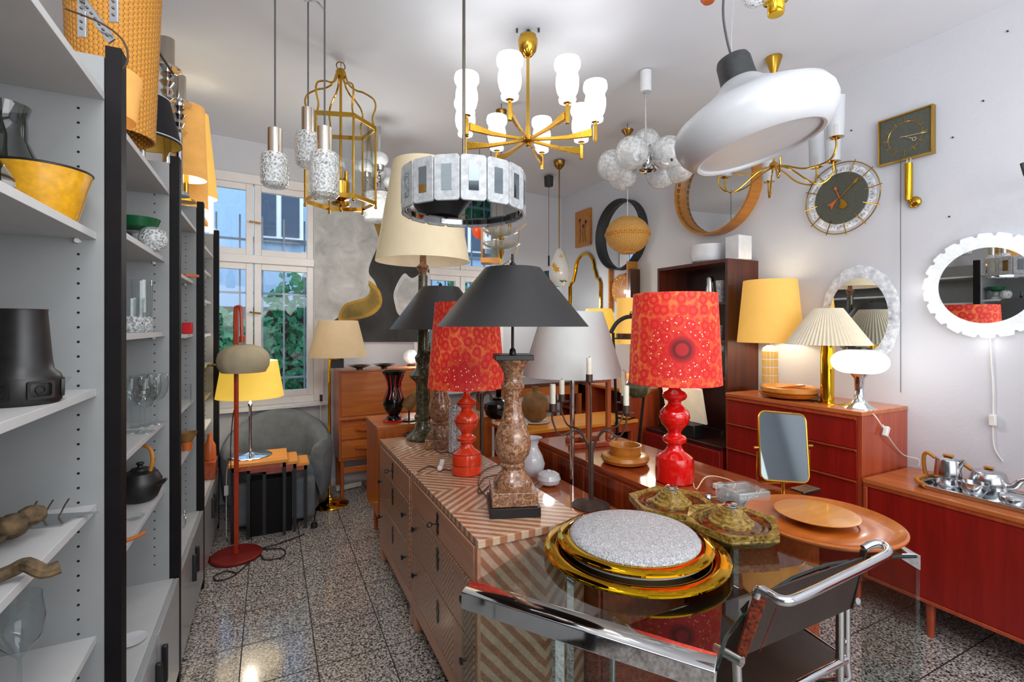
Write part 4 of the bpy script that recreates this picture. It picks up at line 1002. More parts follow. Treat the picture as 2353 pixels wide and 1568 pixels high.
one('lit_paper_lamp', 'glowing white cylinder lamp below the tall yellow drum shade', 'lamp', MB().lathe([(0, 0), (.10, 0), (.10, .15), (0, .15)], 32), 'lit_warm', V)
point_light('bulb', V + Vector((-.05, -.22, .25)), 4, (1, .9, .7), .08)
# stone vase behind the right red lamp
V = P(1462, 890, 3.75); V = Vector((V.x, V.y, .955))
one('grey_stone_vase', 'squat grey stone vase on the open cabinet, half hidden by the right red shade', 'vase', vessel(MB(), [(0, 0), (.06, 0), (.10, .04), (.105, .08), (.06, .14), (.03, .15), (.04, .17)], .004, 32), 'dark_marble', V)
V = atX(1400, 940, 2.95)
one('terracotta_bowl', 'orange bowl on the middle shelf of the open cabinet', 'bowl', vessel(MB(), [(0, 0), (.05, 0), (.09, .03), (.10, .06)], .005, 28), 'terracotta', (2.95, 3.98, .678))
# --- objects on and in the bookcase
V = atX(1627, 590, 3.10); V.z = 1.99
one('white_planter', 'rounded white planter bowl on top of the rosewood bookcase', 'planter', vessel(MB(), [(0, 0), (.09, 0), (.12, .02), (.132, .06), (.134, .145)], .006, 40), 'white_matte', V)
V = atX(1697, 590, 3.10); V.z = 1.99
one('white_square_vase', 'tall square white vase on top of the rosewood bookcase', 'vase', MB().box(-.07, .07, -.06, .06, 0, .175), 'white_matte', V, bevel=.006)
V = atX(1632, 675, 3.05); V.z = 1.678
one('steel_shaker', 'slim brushed steel bottle on the top shelf of the bookcase', 'bottle', MB().lathe([(0, 0), (.034, 0), (.034, .11), (.028, .14), (.028, .19), (.02, .205), (0, .207)], 24), 'pewter', V)
for i, (px, lb) in enumerate(((1655, 'clear glass vase beside the steel bottle on the bookcase shelf'), (1600, 'shallow glass dish at the middle of the bookcase top shelf'))):
    V = atX(px, 675, 3.08); V.z = 1.678
    one('glass_vase', lb, 'vase', vessel(MB(), [(0, 0), (.03, 0), (.03, .1), (.036, .17)] if i == 0 else [(0, 0), (.03, 0), (.06, .02), (.09, .025)], .003, 24), 'bubble_glass', V)
for i, (yy, zz, lb) in enumerate(((2.62, 1.398, 'glass tumbler on the second bookcase shelf'), (2.70, 1.128, 'glass tumbler on the lowest bookcase shelf'))):
    one('glass_tumbler', lb, 'glass', vessel(MB(), [(0, 0), (.03, 0), (.034, .11)], .002, 24), 'bubble_glass', (3.05, yy, zz), group='glasses in the bookcase')
# --- things on the striped sideboard's near end
V = atz(1706, 1160, .745)
t = thing('crystal_ashtray', 'thick square clear crystal ashtray beside the table mirror', 'ashtray', V, rz=radians(-12))
mb = MB()
for a, b, c, d in ((-.075, .075, -.075, -.045), (-.075, .075, .045, .075), (-.075, -.045, -.045, .045), (.045, .075, -.045, .045)): mb.box(a, b, c, d, .0, .075)
mb.box(-.075, .075, -.075, .075, 0, .022); mb.build('crystal_block', 'thick_glass', t, bevel=.004); MB().box(-.05, .05, -.05, .05, .023, .05).build('crystal_insert', 'crystal', t, bevel=.01)
V = atz(1800, 1140, .745); dm = depth(V)
t = thing('table_mirror', 'brass framed rectangular table mirror tilted on a short stand', 'mirror', V, rz=FWD * .75)
MB().box(-.075, .075, -.05, .05, 0, .014).build('base', 'bright_brass', t, bevel=.004)
zc = top(V, 1027) - .745; zb = top(V, 1108) - .745
MB().cyl((0, 0, .01), (0, 0, zb), .007, seg=12).build('stem', 'brass', t)
MB().tube([(-.125, 0, zc - .02), (-.125, 0, zb + .03), (-.10, 0, zb + .002), (0, 0, zb - .003), (.10, 0, zb + .002), (.125, 0, zb + .03), (.125, 0, zc - .02)], .0035, 8, smooth=4).build('yoke', 'brass', t)
Mm = Matrix.Translation((0, 0, zc)) @ Matrix.Rotation(radians(6), 4, 'Y') @ Matrix.Rotation(radians(-12), 4, 'X')
def rrect(w, h, r, n=6):
    pts = []
    for cx, cz, a0 in ((w - r, h - r, 0), (-w + r, h - r, 90), (-w + r, -h + r, 180), (w - r, -h + r, 270)):
        for i in range(n + 1): a = radians(a0 + 90 * i / n); pts.append((cx + r * cos(a), cz + r * sin(a)))
    return pts
XZ = Matrix(((1, 0, 0, 0), (0, 0, 1, 0), (0, 1, 0, 0), (0, 0, 0, 1)))
f = MB().tube([Mm @ Vector((x, 0, z)) for x, z in rrect(.115, .148, .03)], .005, 8, closed=True).build('frame', 'brass', t)
MB().prism(rrect(.113, .146, .03), -.003, .004, M=Mm @ XZ).build('mirror_glass', 'dim_mirror', t)
for s in (-1, 1): MB().cyl((s * .118, 0, zc), (s * .14, 0, zc), .006, seg=10).build('pivot_screw', 'brass', t)
V = atz(1850, 1132, .745)
one('folded_cloth', 'small grey box lying behind the wooden platter by the mirror foot', 'box', MB().box(-.06, .06, -.035, .035, 0, .02), 'steel_rod', V, bevel=.003)
# ================================================================ hanging lights
def ring(r, n=32, z=0, c=(0, 0)): return [(c[0] + r * cos(2 * pi * j / n), c[1] + r * sin(2 * pi * j / n), z) for j in range(n)]
# --- eight-arm brass chandelier
ch = P(1213, 325, 2.63); t = thing('brass_chandelier', 'brass eight arm chandelier with glowing crystal cup shades', 'chandelier', ch, rz=FWD)
up = HC - ch.z
MB().lathe([(0, up - .01), (.012, up - .03), (.045, up - .035), (.053, up - .055), (.053, up - .08), (.045, up - .115), (.025, up - .14), (.010, up - .15), (0, up - .15)], 32).build('canopy', 'brass', t)
MB().tube([(0, 0, up), (.01, 0, up - .01), (-.01, 0, up - .03)], .008, 8).build('cable_end', 'grey_rubber', t)
MB().box(-.008, .008, -.008, .008, .0, up - .14).build('stem', 'brass', t, bevel=.002)
MB().lathe([(0, -.03), (.012, -.025), (.010, -.01), (.035, 0), (.035, .02), (.014, .03), (.012, .08), (0, .08)], 24).build('hub', 'brass', t)
def scal(a, z): return 1 + (.035 * abs(sin(a * 8)) if z > .13 else 0.02 * sin(a * 12) * (z > .02))
for k in range(8):
    a = radians(90 - 15.5 - 45 * k); R_ = Matrix.Rotation(a, 4, 'Z'); r = .36
    mb = MB()
    xs = [.02, .12, .22, .345]; hs = [.010, .010, .014, .026]; zs = [0.005, 0, -.004, 0.005]; ws = [.008, .007, .007, .008]
    vs = []
    for x, h, z, w_ in zip(xs, hs, zs, ws): vs += [R_ @ Vector((x, -w_, z - h * .6)), R_ @ Vector((x, w_, z - h * .6)), R_ @ Vector((x, w_, z + h)), R_ @ Vector((x, -w_, z + h))]
    fs = [(0, 1, 2, 3), (15, 14, 13, 12)]
    for i in range(3):
        for j in range(4): fs.append((4 * i + j, 4 * i + (j + 1) % 4, 4 * i + 4 + (j + 1) % 4, 4 * i + 4 + j))
    mb.faces(vs, fs)
    arm = mb.build('arm', 'rough_brass', t, bevel=.002)
    e = R_ @ Vector((r, 0, 0))
    MB().box(-.010, .010, -.010, .010, -.035, .045, M=Matrix.Translation(e)).build('arm_end', 'brass', t, bevel=.002)
    MB().lathe([(0, .045), (.008, .045), (.008, .06), (.022, .064), (.020, .07), (0, .07)], 20).build('cup', 'brass', t, e)
    MB().lathe([(.02, .0), (.040, .006), (.043, .018), (.036, .028), (.050, .055), (.056, .085), (.055, .115), (.048, .142), (.052, .155), (.060, .168), (.062, .185), (.058, .205), (.055, .205), (.057, .185), (.046, .15), (.050, .085), (.034, .028), (.018, .003)],
               48, closed=True, wob=scal).build('glass_shade', 'lit_glass', t, e + Vector((0, 0, .062)))
    point_light('bulb', e + Vector((0, 0, .16)), 1.5, (1, .97, .93), .03, t)
# --- ring pendant with mirror plates
rp = P(1066, 430, 1.9); rp.z = H + .2273 * 1.9; t = thing('ring_pendant', 'ring pendant of frosted acrylic plates with mirror inserts', 'pendant light', rp, rz=FWD)
R0 = .232; N = 16; hh = .158
for k in range(N):
    a = 2 * pi * (k + .5) / N + radians(2.5); M = Matrix.Rotation(a, 4, 'Z') @ Matrix.Translation((R0, 0, hh / 2)) @ Matrix(((0, 0, 1, 0), (1, 0, 0, 0), (0, 1, 0, 0), (0, 0, 0, 1)))
    w_ = R0 * math.tan(pi / N) * .975
    pl = MB().prism(rrect(w_, hh / 2, .012, 3), -.006, .006, M=M).build('acrylic_plate', 'ice_glass', t, bevel=.002)
    MB().prism(rrect(.0175, .045, .001, 1), .0062, .0075, M=M).build('mirror_insert', 'dim_mirror', pl)
MB().lathe([(.222, .01), (.222, .145), (.218, .145), (.218, .01)], 64, closed=True).build('inner_band', 'chrome', t)
MB().lathe([(0, .020), (.217, .020), (.217, .024), (0, .024)], 64).build('mirror_plate', 'black_mirror', t)
L_ = HC - rp.z
MB().lathe([(0, .024), (.02, .024), (.02, .16), (.012, .165), (0, .165)], 16).build('lamp_socket', 'brass', t)
MB().cyl((0, 0, .16), (0, 0, L_ - .05), .006, seg=10).build('stem', 'steel_rod', t)
MB().cyl((0, 0, L_ - .06), (0, 0, L_), .04, seg=24).build('canopy', 'chrome', t)
# --- white tilted UFO pendant
wp = P(1742, 338, 1.85); t = thing('glass_dome_pendant', 'large tilted white glass pendant with a dark cap', 'pendant light', wp)
Q = Matrix.Rotation(FWD, 4, 'Z') @ Matrix.Rotation(radians(-14), 4, 'Y') @ Matrix.Rotation(radians(-4), 4, 'X')
MB().lathe([(0, .004), (.214, .004), (.216, -.006), (.226, -.010), (.236, -.006), (.256, .012), (.276, .04), (.287, .075), (.284, .108), (.268, .138), (.215, .168), (.155, .198), (.10, .232), (.070, .262), (.062, .268), (0, .268)], 72, M=Q).build('glass_body', 'pendant_white', t)
MB().lathe([(.0, -.0015), (.222, -.0015), (.222, .002), (0, .002)], 64, M=Q).build('glass_disc', 'frost_glass', t) if 0 else None
MB().lathe([(0, .262), (.066, .258), (.064, .30), (.062, .345), (.056, .360), (0, .362)], 40, M=Q).build('cap', 'grey_rubber', t)
MB().cyl(Q @ Vector((-.292, .08, .06)), Q @ Vector((-.300, .082, .06)), .006, seg=8).build('screw', 'black', t)
pc = Q @ Vector((0, 0, .36)); hk = P(1705, -60, 1.87) - wp; hk.z = HC - wp.z
MB().tube([pc, pc + Vector((-.03, 0, .07)), pc + Vector((-.05, .0, .17)), pc + Vector((-.03, 0, .3)), Vector((hk.x, hk.y, hk.z))], .0045, 8, smooth=6).build('cable', 'grey_cord', t)
mb = MB(); mb.tube([pc, pc + Vector((0, 0, .15)), Vector((hk.x, hk.y, hk.z))], .0012, 5, smooth=4); mb.build('steel_wire', 'chrome', t)
MB().cyl((hk.x, hk.y, hk.z - .03), (hk.x, hk.y, hk.z), .03, seg=20).build('canopy', 'white_matte', t)
# --- cluster of three crystal pendants
tt = []
for i, (px, y0, y1, y2, d, gw, lb) in enumerate(((632, 297, 355, 445, 2.0, 62, 'left crystal cylinder pendant with a chrome cap'), (708, 250, 307, 398, 2.2, 57, 'highest crystal cylinder pendant, in the middle of the three'), (746, 294, 352, 474, 1.95, 66, 'right crystal cylinder pendant in front of the brass lantern'))):
    top_ = P(px, y1, d); zb = top_.z
    t = thing('crystal_pendant', lb, 'pendant light', (top_.x, top_.y, zb), group='three crystal cylinder pendants'); gl = (y2 - y1) / F * d * .86; r = gw / 2 / F * d; rc = r * .5
    vessel(MB(), [(0, -gl), (r * .75, -gl + .003), (r * .97, -gl + .016), (r, -gl * .7), (r * .99, -gl * .25), (r * .97, -.010), (r * .85, 0)], .004, 40).build('crystal_shade', 'crystal', t)
    MB().sph((0, 0, -gl * .45), r * .4).build('bulb', 'frost_glass', t)
    MB().lathe([(0, -.01), (rc, -.01), (rc, (y1 - y0) / F * d), (0, (y1 - y0) / F * d)], 28).build('chrome_cap', 'nickel', t)
    MB().cyl((0, 0, (y1 - y0) / F * d), (0, 0, HC - zb), .0035, seg=8).build('cord', 'grey_cord', t)
    MB().cyl((0, 0, HC - zb - .03), (0, 0, HC - zb), .03, seg=20).build('canopy', 'chrome', t)
    tt.append(top_)
a, b = P(708, 6, 2.2), P(748, 30, 1.96)
one('cord_guide', 'thin chrome bracket joining the cords of the crystal pendants', 'bracket', MB().tube([P(700, 2, 2.2), P(724, 2, 2.1), P(748, 26, 1.95)], .005, 8, smooth=3), 'chrome')
# --- brass lantern
ln = P(783, 262, 2.95); ln.z = 2.25; t = thing('brass_lantern', 'open six sided brass lantern with bent top arms', 'pendant light', ln)
az = [radians(90) - TH - radians(141 + 60 * k) for k in range(6)]; R6 = .205; ht = .46
cor = [Vector((R6 * cos(a), R6 * sin(a), 0)) for a in az]
for c in cor:
    MB().cyl(c + Vector((0, 0, -.02)), c + Vector((0, 0, ht)), .0065, seg=8).build('post', 'brass', t)
    MB().sph(c + Vector((0, 0, -.025)), .010, seg=10, rings=6).build('ball_foot', 'brass', t)
for z, nm_ in ((0, 'lower_frame'), (ht, 'upper_frame')):
    mb = MB()
    for i in range(6):
        a, b = cor[i], cor[(i + 1) % 6]; d = (b - a); M = Matrix.Translation((a + b) / 2 + Vector((0, 0, z))) @ Matrix.Rotation(atan2(d.y, d.x), 4, 'Z'); mb.box(-d.length / 2, d.length / 2, -.005, .005, -.012, .012, M=M)
    mb.build(nm_, 'brass', t)
for i in range(6):
    a, b = cor[i] * .98, cor[(i + 1) % 6] * .98
    MB().faces([a + Vector((0, 0, .01)), b + Vector((0, 0, .01)), b + Vector((0, 0, ht - .012)), a + Vector((0, 0, ht - .012))], [(0, 1, 2, 3)]).build('glass_pane', 'window_glass', t, solid=.002)
    c = cor[i].normalized()
    pts = [c * .2 + Vector((0, 0, ht)), c * .185 + Vector((0, 0, ht + .06)), c * .205 + Vector((0, 0, ht + .13)), c * .19 + Vector((0, 0, ht + .18)), c * .13 + Vector((0, 0, ht + .215)), c * .09 + Vector((0, 0, ht + .225)), c * .045 + Vector((0, 0, ht + .26)), c * .022 + Vector((0, 0, ht + .33))]
    MB().tube(pts, .0055, 8, smooth=4).build('top_arm', 'brass', t)
MB().lathe([(0, ht + .30), (.028, ht + .30), (.03, ht + .33), (.02, ht + .345), (.008, ht + .35), (0, ht + .35)], 20).build('top_collar', 'brass', t)
MB().cyl((0, 0, .12), (0, 0, ht + .3), .008, seg=10).build('stem', 'brass', t)
MB().lathe([(0, -.06), (.01, -.05), (.008, -.03), (.05, -.02), (.055, -.005), (.02, .01), (.05, .02), (.052, .12), (.03, .14), (0, .14)], 24).build('candle_cluster', 'brass', t)
for k in range(3): MB().cyl((.032 * cos(k * 2.09), .032 * sin(k * 2.09), .1), (.032 * cos(k * 2.09), .032 * sin(k * 2.09), .19), .012, seg=12).build('candle_tube', 'brass', t)
MB().tube([(.025 * cos(a) , 0, ht + .365 + .025 * sin(a)) for a in [j * pi / 8 for j in range(16)]], .0035, 6, closed=True).build('ring', 'old_brass', t)
MB().tube([(0, 0, ht + .36), (0, 0, HC - 2.25)], .002, 6).build('ceiling_hook', 'steel_rod', t)
# --- chrome sputnik with bubble glass globes
sp_ = P(1484, 365, 3.04); t = thing('sputnik_pendant', 'chrome pendant with a cluster of bubbled glass globes', 'pendant light', sp_); ds = 3.04
up = HC - sp_.z
MB().lathe([(0, up - .14), (.034, up - .14), (.034, up - .01), (0, up - .01)], 24).build('canopy', 'white_matte', t)
MB().cyl((0, 0, up - .015), (0, 0, up), .012, seg=10).build('hook', 'grey_rubber', t)
MB().cyl((0, 0, .08), (0, 0, up - .14), .007, seg=10).build('stem', 'chrome', t)
MB().lathe([(0, -.09), (.03, -.088), (.05, -.075), (.03, -.06), (.045, -.03), (.05, 0), (.045, .04), (.03, .065), (.035, .08), (.01, .09), (0, .09)], 28).build('hub', 'chrome', t)
for px, py, dz in ((1452, 351, -.16), (1408, 380, .0), (1535, 350, -.12), (1560, 385, .08), (1430, 402, .14), (1520, 400, .15), (1484, 330, .2)):
    g_ = P(px, py, ds + dz) - sp_
    gl = MB().sph(g_, .098, seg=32, rings=18).build('glass_globe', 'bubble_glass', t)
    MB().sph(g_ * .85, .03, seg=12, rings=8).build('bulb', 'frost_glass', gl)
    MB().cyl(Vector((0, 0, 0)), g_ * .55, .006, seg=8).build('arm', 'chrome', t)
    MB().cyl(g_ * .42, g_ * .6, .02, .03, seg=14).build('arm_socket', 'chrome', t)
# --- cone canopy chandelier with glass tubes
cc = P(1778, 383, 2.9); t = thing('tube_glass_chandelier', 'brass chandelier with curved arms, frosted glass tubes and a cone canopy', 'chandelier', cc, rz=FWD); up = HC - cc.z
MB().lathe([(0, up - .125), (.006, up - .125), (.045, up - .012), (.046, up), (0, up)], 28).build('cone_canopy', 'brass', t)
MB().cyl((0, 0, 0), (0, 0, up - .12), .006, seg=10).build('stem', 'brass', t)
MB().lathe([(0, -.02), (.02, -.015), (.03, 0), (.02, .02), (.008, .03), (0, .03)], 20).build('hub', 'brass', t)
for k in range(8):
    a = radians(22.5 + 45 * k); dr = Vector((cos(a), sin(a), 0)); L_ = .37 if k % 2 == 0 else .30; dp = -.02 if k % 2 == 0 else -.07
    MB().tube([(0, 0, 0), dr * .08 + Vector((0, 0, -.02)), dr * .2 + Vector((0, 0, -.05 + dp)), dr * (L_ - .04) + Vector((0, 0, -.05 + dp)), dr * L_ + Vector((0, 0, dp)), dr * L_ + Vector((0, 0, dp + .06))], .005, 8, smooth=5).build('arm', 'brass', t)
    frus(MB(), .040, .044, dp + .06, dp + .27, .003, 28).build('glass_tube', 'frost_glass', t, dr * L_)
    MB().lathe([(0, dp + .055), (.02, dp + .055), (.03, dp + .065), (.012, dp + .07), (.012, dp + .13), (0, dp + .13)], 16).build('lamp_socket', 'brass', t, dr * L_)
# --- flower glass drop
fd = P(1285, 615, 4.7); t = thing('flower_glass_pendant', 'drop shaped white glass pendant painted with flowers, on a brass rod', 'pendant light', fd); up = HC - fd.z
MB().lathe([(0, -.185), (.045, -.18), (.085, -.13), (.10, -.07), (.098, -.02), (.075, .07), (.045, .15), (.02, .18), (0, .18)], 40).build('glass_drop', 'flower_glass', t)
MB().cyl((0, 0, .175), (0, 0, up - .04), .006, seg=8).build('rod', 'old_brass', t)
MB().lathe([(0, up - .09), (.02, up - .085), (.05, up - .05), (.055, up - .01), (0, up)], 24).build('canopy', 'old_brass', t)
def petals(a, z, r0, mat, n, L1, W1, up_=False, rr=None):
    mb = MB()
    for k in range(n):
        b_ = 2 * pi * k / n if not up_ else pi / 2 + (k - (n - 1) / 2) * .5
        poly = [(0, 0), (W1 * cos(1.57), W1), (L1, 0), (0, -W1)]
        M = Matrix.Rotation(a, 4, 'Z') @ Matrix.Translation((r0, 0, z)) @ Matrix.Rotation(pi / 2, 4, 'Y') @ Matrix.Rotation(pi, 4, 'Z') @ Matrix.Rotation(pi / 2 - b_, 4, 'Z')
        mb.prism([(L1 * .05, 0), (L1 * .5, W1), (L1, 0), (L1 * .5, -W1)], -.0015, .003, M=M)
    return mb
va = radians(-90) - TH
petals(va - .35, -.03, .100, 0, 5, .035, .012).build('painted_flower', 'yellow_ceramic', t)
petals(va - .65, .01, .094, 0, 4, .03, .012).build('painted_flower', 'yellow_ceramic', t)
petals(va + .15, .10, .066, 0, 4, .022, .008).build('painted_flower', 'yellow_ceramic', t)
petals(va + .25, -.155, .080, 0, 3, .06, .012, True).build('painted_leaf', 'green_glaze', t)
petals(va + .75, -.150, .080, 0, 2, .05, .012, True).build('painted_leaf', 'green_glaze', t)
# --- teal pendant
td = P(1261, 640, 5.15); t = thing('teal_pendant', 'small teal glass cone pendant behind the flowered drop', 'pendant light', td); up = HC - td.z
MB().lathe([(.11, -.10), (.075, .02), (.05, .08), (.048, .08), (.073, .02), (.108, -.10)], 32, closed=True).build('teal_cone', 'teal', t)
MB().lathe([(0, .075), (.055, .075), (.055, .12), (.02, .13), (0, .13)], 24).build('white_top', 'white_matte', t)
MB().cyl((0, 0, .13), (0, 0, .24), .010, seg=8).build('neck', 'black', t); MB().cyl((0, 0, .24), (0, 0, up - .1), .003, seg=6).build('cord', 'grey_cord', t)
MB().lathe([(0, up - .12), (.045, up - .12), (.05, up - .02), (0, up)], 20).build('canopy', 'grey_rubber', t); point_light('bulb', (0, 0, -.14), 13, (1, .97, .92), .06, t)
# --- wicker pendant
wd = P(1442, 540, 3.85); t = thing('wicker_pendant', 'round wicker globe pendant in front of the black framed mirror', 'pendant light', wd); up = HC - wd.z
MB().sph((0, 0, 0), .172, sz=.86, seg=56, rings=26).build('wicker_globe', 'wicker_light', t)
MB().tube(ring(.173, 48, .008), .006, 8, closed=True).build('braid', 'wicker', t); MB().tube(ring(.173, 48, -.006), .006, 8, closed=True).build('braid', 'wicker', t)
MB().tube(ring(.055, 32, -.14), .008, 8, closed=True).build('bottom_ring', 'wicker', t)
MB().cyl((0, 0, .14), (0, 0, up - .1), .003, seg=6).build('cord', 'white_plastic', t)
MB().lathe([(0, up - .13), (.012, up - .12), (.02, up - .09), (.045, up - .06), (.047, up - .05), (0, up - .045)], 24).build('canopy', 'old_brass', t)
MB().tube([(0, 0, up - .05), (.0, 0, up)], .003, 6).build('hook', 'steel_rod', t)
# --- tiered glass lamp
gd = P(1152, 560, 3.5); t = thing('tiered_glass_pendant', 'brass pendant with two glass dishes and a clear glass leaf', 'pendant light', gd, rz=FWD); up = HC - gd.z
for z in (.055, -.04):
    MB().lathe([(0, z - .008), (.05, z - .004), (.11, z + .018), (.138, z + .04), (.135, z + .042), (.105, z + .024), (.05, z + .004), (0, z)], 40).build('glass_dish', 'dish_glass', t)
    MB().lathe([(0, z - .07), (.006, z - .07), (.022, z - .01), (0, z - .006)], 20).build('brass_cone', 'brass', t)
MB().cyl((0, 0, -.15), (0, 0, .12), .006, seg=10).build('stem', 'brass', t)
for dx in (-.07, .0, .06): MB().cyl((dx, 0, .07), (dx, 0, .2), .010, seg=10).build('candle_tube', 'old_brass', t)
mb = MB(); mb.tube([(0, 0, -.16), (.06, 0, -.12), (.11, 0, -.05), (.125, 0, .03), (.135, 0, .10), (.18, 0, .145)], .003, 6, smooth=5); mb.build('leaf_edge', 'old_brass', t)
MB().lathe([(.005, -.16), (.06, -.12), (.11, -.05), (.125, .03), (.127, .03), (.112, -.05), (.062, -.122), (.005, -.164)], 40, closed=True).build('glass_leaf', 'window_glass', t)
MB().cyl((0, 0, .1), (0, 0, up - .1), .004, seg=8).build('rod', 'old_brass', t)
MB().lathe([(0, up - .12), (.02, up - .11), (.038, up - .07), (.04, up - .05), (0, up - .045)], 24).build('canopy', 'old_brass', t); MB().tube([(0, 0, up - .05), (0, 0, up)], .003, 6).build('hook', 'steel_rod', t)
# --- orange tulip shade + panel by the right window
od = P(1102, 528, 4.3); t = thing('orange_pendant', 'orange tulip shaped glass pendant in front of the right window', 'pendant light', od); up = HC - od.z
MB().lathe([(0, -.085), (.03, -.078), (.06, -.04), (.07, .01), (.06, .06), (.02, .09), (0, .09)], 28).build('glass_tulip', 'orange_glass', t); MB().cyl((0, 0, .08), (0, 0, up), .003, seg=6).build('cord', 'grey_cord', t)
bx = P(1128, 562, 4.05); t = thing('box_lantern', 'brown framed box lantern with an orange base, hanging by the right window', 'pendant light', bx, rz=FWD); up = HC - bx.z
for x in (-.07, .07):
    for y in (-.07, .07): MB().box(x - .008, x + .008, y - .008, y + .008, -.15, .15).build('frame_post', 'handle_wood', t)
MB().box(-.08, .08, -.08, .08, -.16, -.12).build('orange_base', 'bright_teak', t); MB().box(-.08, .08, -.08, .08, .14, .16).build('top_plate', 'handle_wood', t)
MB().box(-.062, .062, -.062, .062, -.12, .14).build('glass_body', 'smoke_glass', t); MB().cyl((0, 0, .16), (0, 0, up), .003, seg=6).build('cord', 'grey_cord', t)
# --- white ball chandelier behind the lantern
bd = P(872, 425, 3.9); t = thing('opal_ball_chandelier', 'chrome chandelier with white opal balls behind the brass lantern', 'chandelier', bd); up = HC - bd.z
MB().cyl((0, 0, -.1), (0, 0, up), .012, seg=10).build('stem', 'chrome', t)
for i, (px, py, dz) in enumerate(((842, 383, -.1), (872, 366, -.2), (868, 398, .05), (888, 400, .2), (900, 420, 0), (850, 362, .2))):
    g_ = P(px, py, 3.9 + dz) - bd
    MB().sph(g_, .068, sz=.8).build('opal_ball', 'opal', t); MB().tube([(0, 0, -.05), (g_.x * .5, g_.y * .5, -.04), (g_.x, g_.y, g_.z - .1), (g_.x, g_.y, g_.z - .04)], .008, 7, smooth=4).build('arm', 'chrome', t)
    MB().cyl(g_ + Vector((0, 0, -.085)), g_ + Vector((0, 0, -.05)), .03, .035, seg=16).build('arm_socket', 'chrome', t)
point_light('bulb', (-.1, -.3, -.42), 13, (1, .98, .95), .15, t)
MB().lathe([(0, -.30), (.12, -.29), (.14, -.2), (.13, -.08), (0, -.08)], 28).build('bubble_shade', 'bubble_glass', t)
point_light('bulb', (0, 0, -.05), 3, (1, .97, .9), .05, find_t) if 0 else None
# --- brass fitting at the top edge
bf = P(1783, -20, 1.5); t = thing('brass_wall_fitting', 'brass light fitting with crystal glass cut off by the top of the picture', 'pendant light', bf, rz=FWD); up = HC - bf.z
MB().lathe([(0, -.075), (.022, -.072), (.024, -.068), (.024, -.035), (.036, -.03), (.04, -.015), (.04, .05), (0, .05)], 28).build('brass_end', 'bright_brass', t)
MB().sph((-.06, 0, .0), .045).build('crystal_drop', 'crystal', t); MB().cyl((0, 0, .05), (0, 0, up), .006, seg=8).build('rod', 'brass', t)
MB().cyl((.02, 0, -.02), (.05, 0, .02), .014, seg=12).build('side_arm', 'bright_brass', t)
bf = P(1628, -14, 1.9); t = thing('copper_pendant', 'copper pendant whose tip shows at the top edge of the picture', 'pendant light', bf); up = HC - bf.z
MB().lathe([(0, -.035), (.02, -.033), (.03, -.02), (.03, .1), (0, .1)], 20).build('copper_tip', 'terracotta', t); MB().cyl((0, 0, .1), (0, 0, up), .004, seg=8).build('cord', 'grey_cord', t)
for i, (px, py) in enumerate(((1188, 66), (1238, 65), (586, 332))):
    q = P(px, py, 1.6 * F / (750 - py)); q.z = HC
    one('ceiling_screw', ('small screw in the ceiling left of the chandelier canopy', 'small screw in the ceiling right of the chandelier canopy', 'small hook in the ceiling above the left window')[i], 'hook', MB().cyl((0, 0, -.02), (0, 0, 0), .006, seg=8), 'grey_rubber', q)

# ================================================================ right wall
def rw(px, py): p = atX(px, py, XR); return p.y, p.z
# sunburst clock
y, z = rw(1938, 457); t = on_wall('sunburst_clock', 'round wall clock with a dark dial inside a wire ring of brass rays', 'clock', MR(y, z))
MB().lathe([(0, 0), (.05, 0), (.05, .02), (.160, .025), (.163, .03), (.160, .036), (0, .036)], 56).build('dial', 'brass_dark_dial', t)
MB().tube(ring(.225, 64, .03), .0035, 8, closed=True).build('wire_ring', 'nickel' if 0 else 'brass', t)
MB().lathe([(.163, .028), (.205, .028), (.205, .030), (.163, .030)], 64, closed=True).build('numeral_band', 'wall_acrylic', t)
for k in range(12):
    a = radians(30 * k + 8); MB().tube([(.145 * cos(a), .145 * sin(a), .038), (.238 * cos(a), .238 * sin(a), .032)], .0032, 6).build('ray', 'brass', t)
mb = MB()
for k in range(60):
    a = radians(6 * k); r1 = .172 + .004 * (k % 3); mb.box(r1, r1 + .012, -.0012, .0012, .0305, .0312, M=Matrix.Rotation(a, 4, 'Z'))
mb.build('numeral_marks', 'old_brass', t)
def hand(t, ang, L, w_, mat, z, tail=0, name='hand'):
    M = Matrix.Rotation(radians(ang), 4, 'Z'); MB().prism([(-w_ * .3, -tail), (w_ * .3, -tail), (w_ * .25, L * .7), (w_, L * .8), (0, L), (-w_, L * .8), (-w_ * .25, L * .7)], z, z + .002, M=M).build(name, mat, t)
hand(t, -48, .155, .012, 'brass', .040); hand(t, 20, .085, .010, 'terracotta', .043)
MB().prism([(0, 0), (.028, -.02), (.05, -.055), (.025, -.075), (-.005, -.06), (.006, -.03)], .040, .043).build('sun_ornament', 'brass', t)
MB().prism([(-.01, -.0), (-.05, -.02), (-.075, -.03), (-.055, -.04), (-.05, -.065), (-.035, -.035)], .040, .043).build('moon_ornament', 'terracotta', t)
MB().box(-.032, -.008, .048, .052, .037, .038).build('maker_mark', 'old_brass', t)
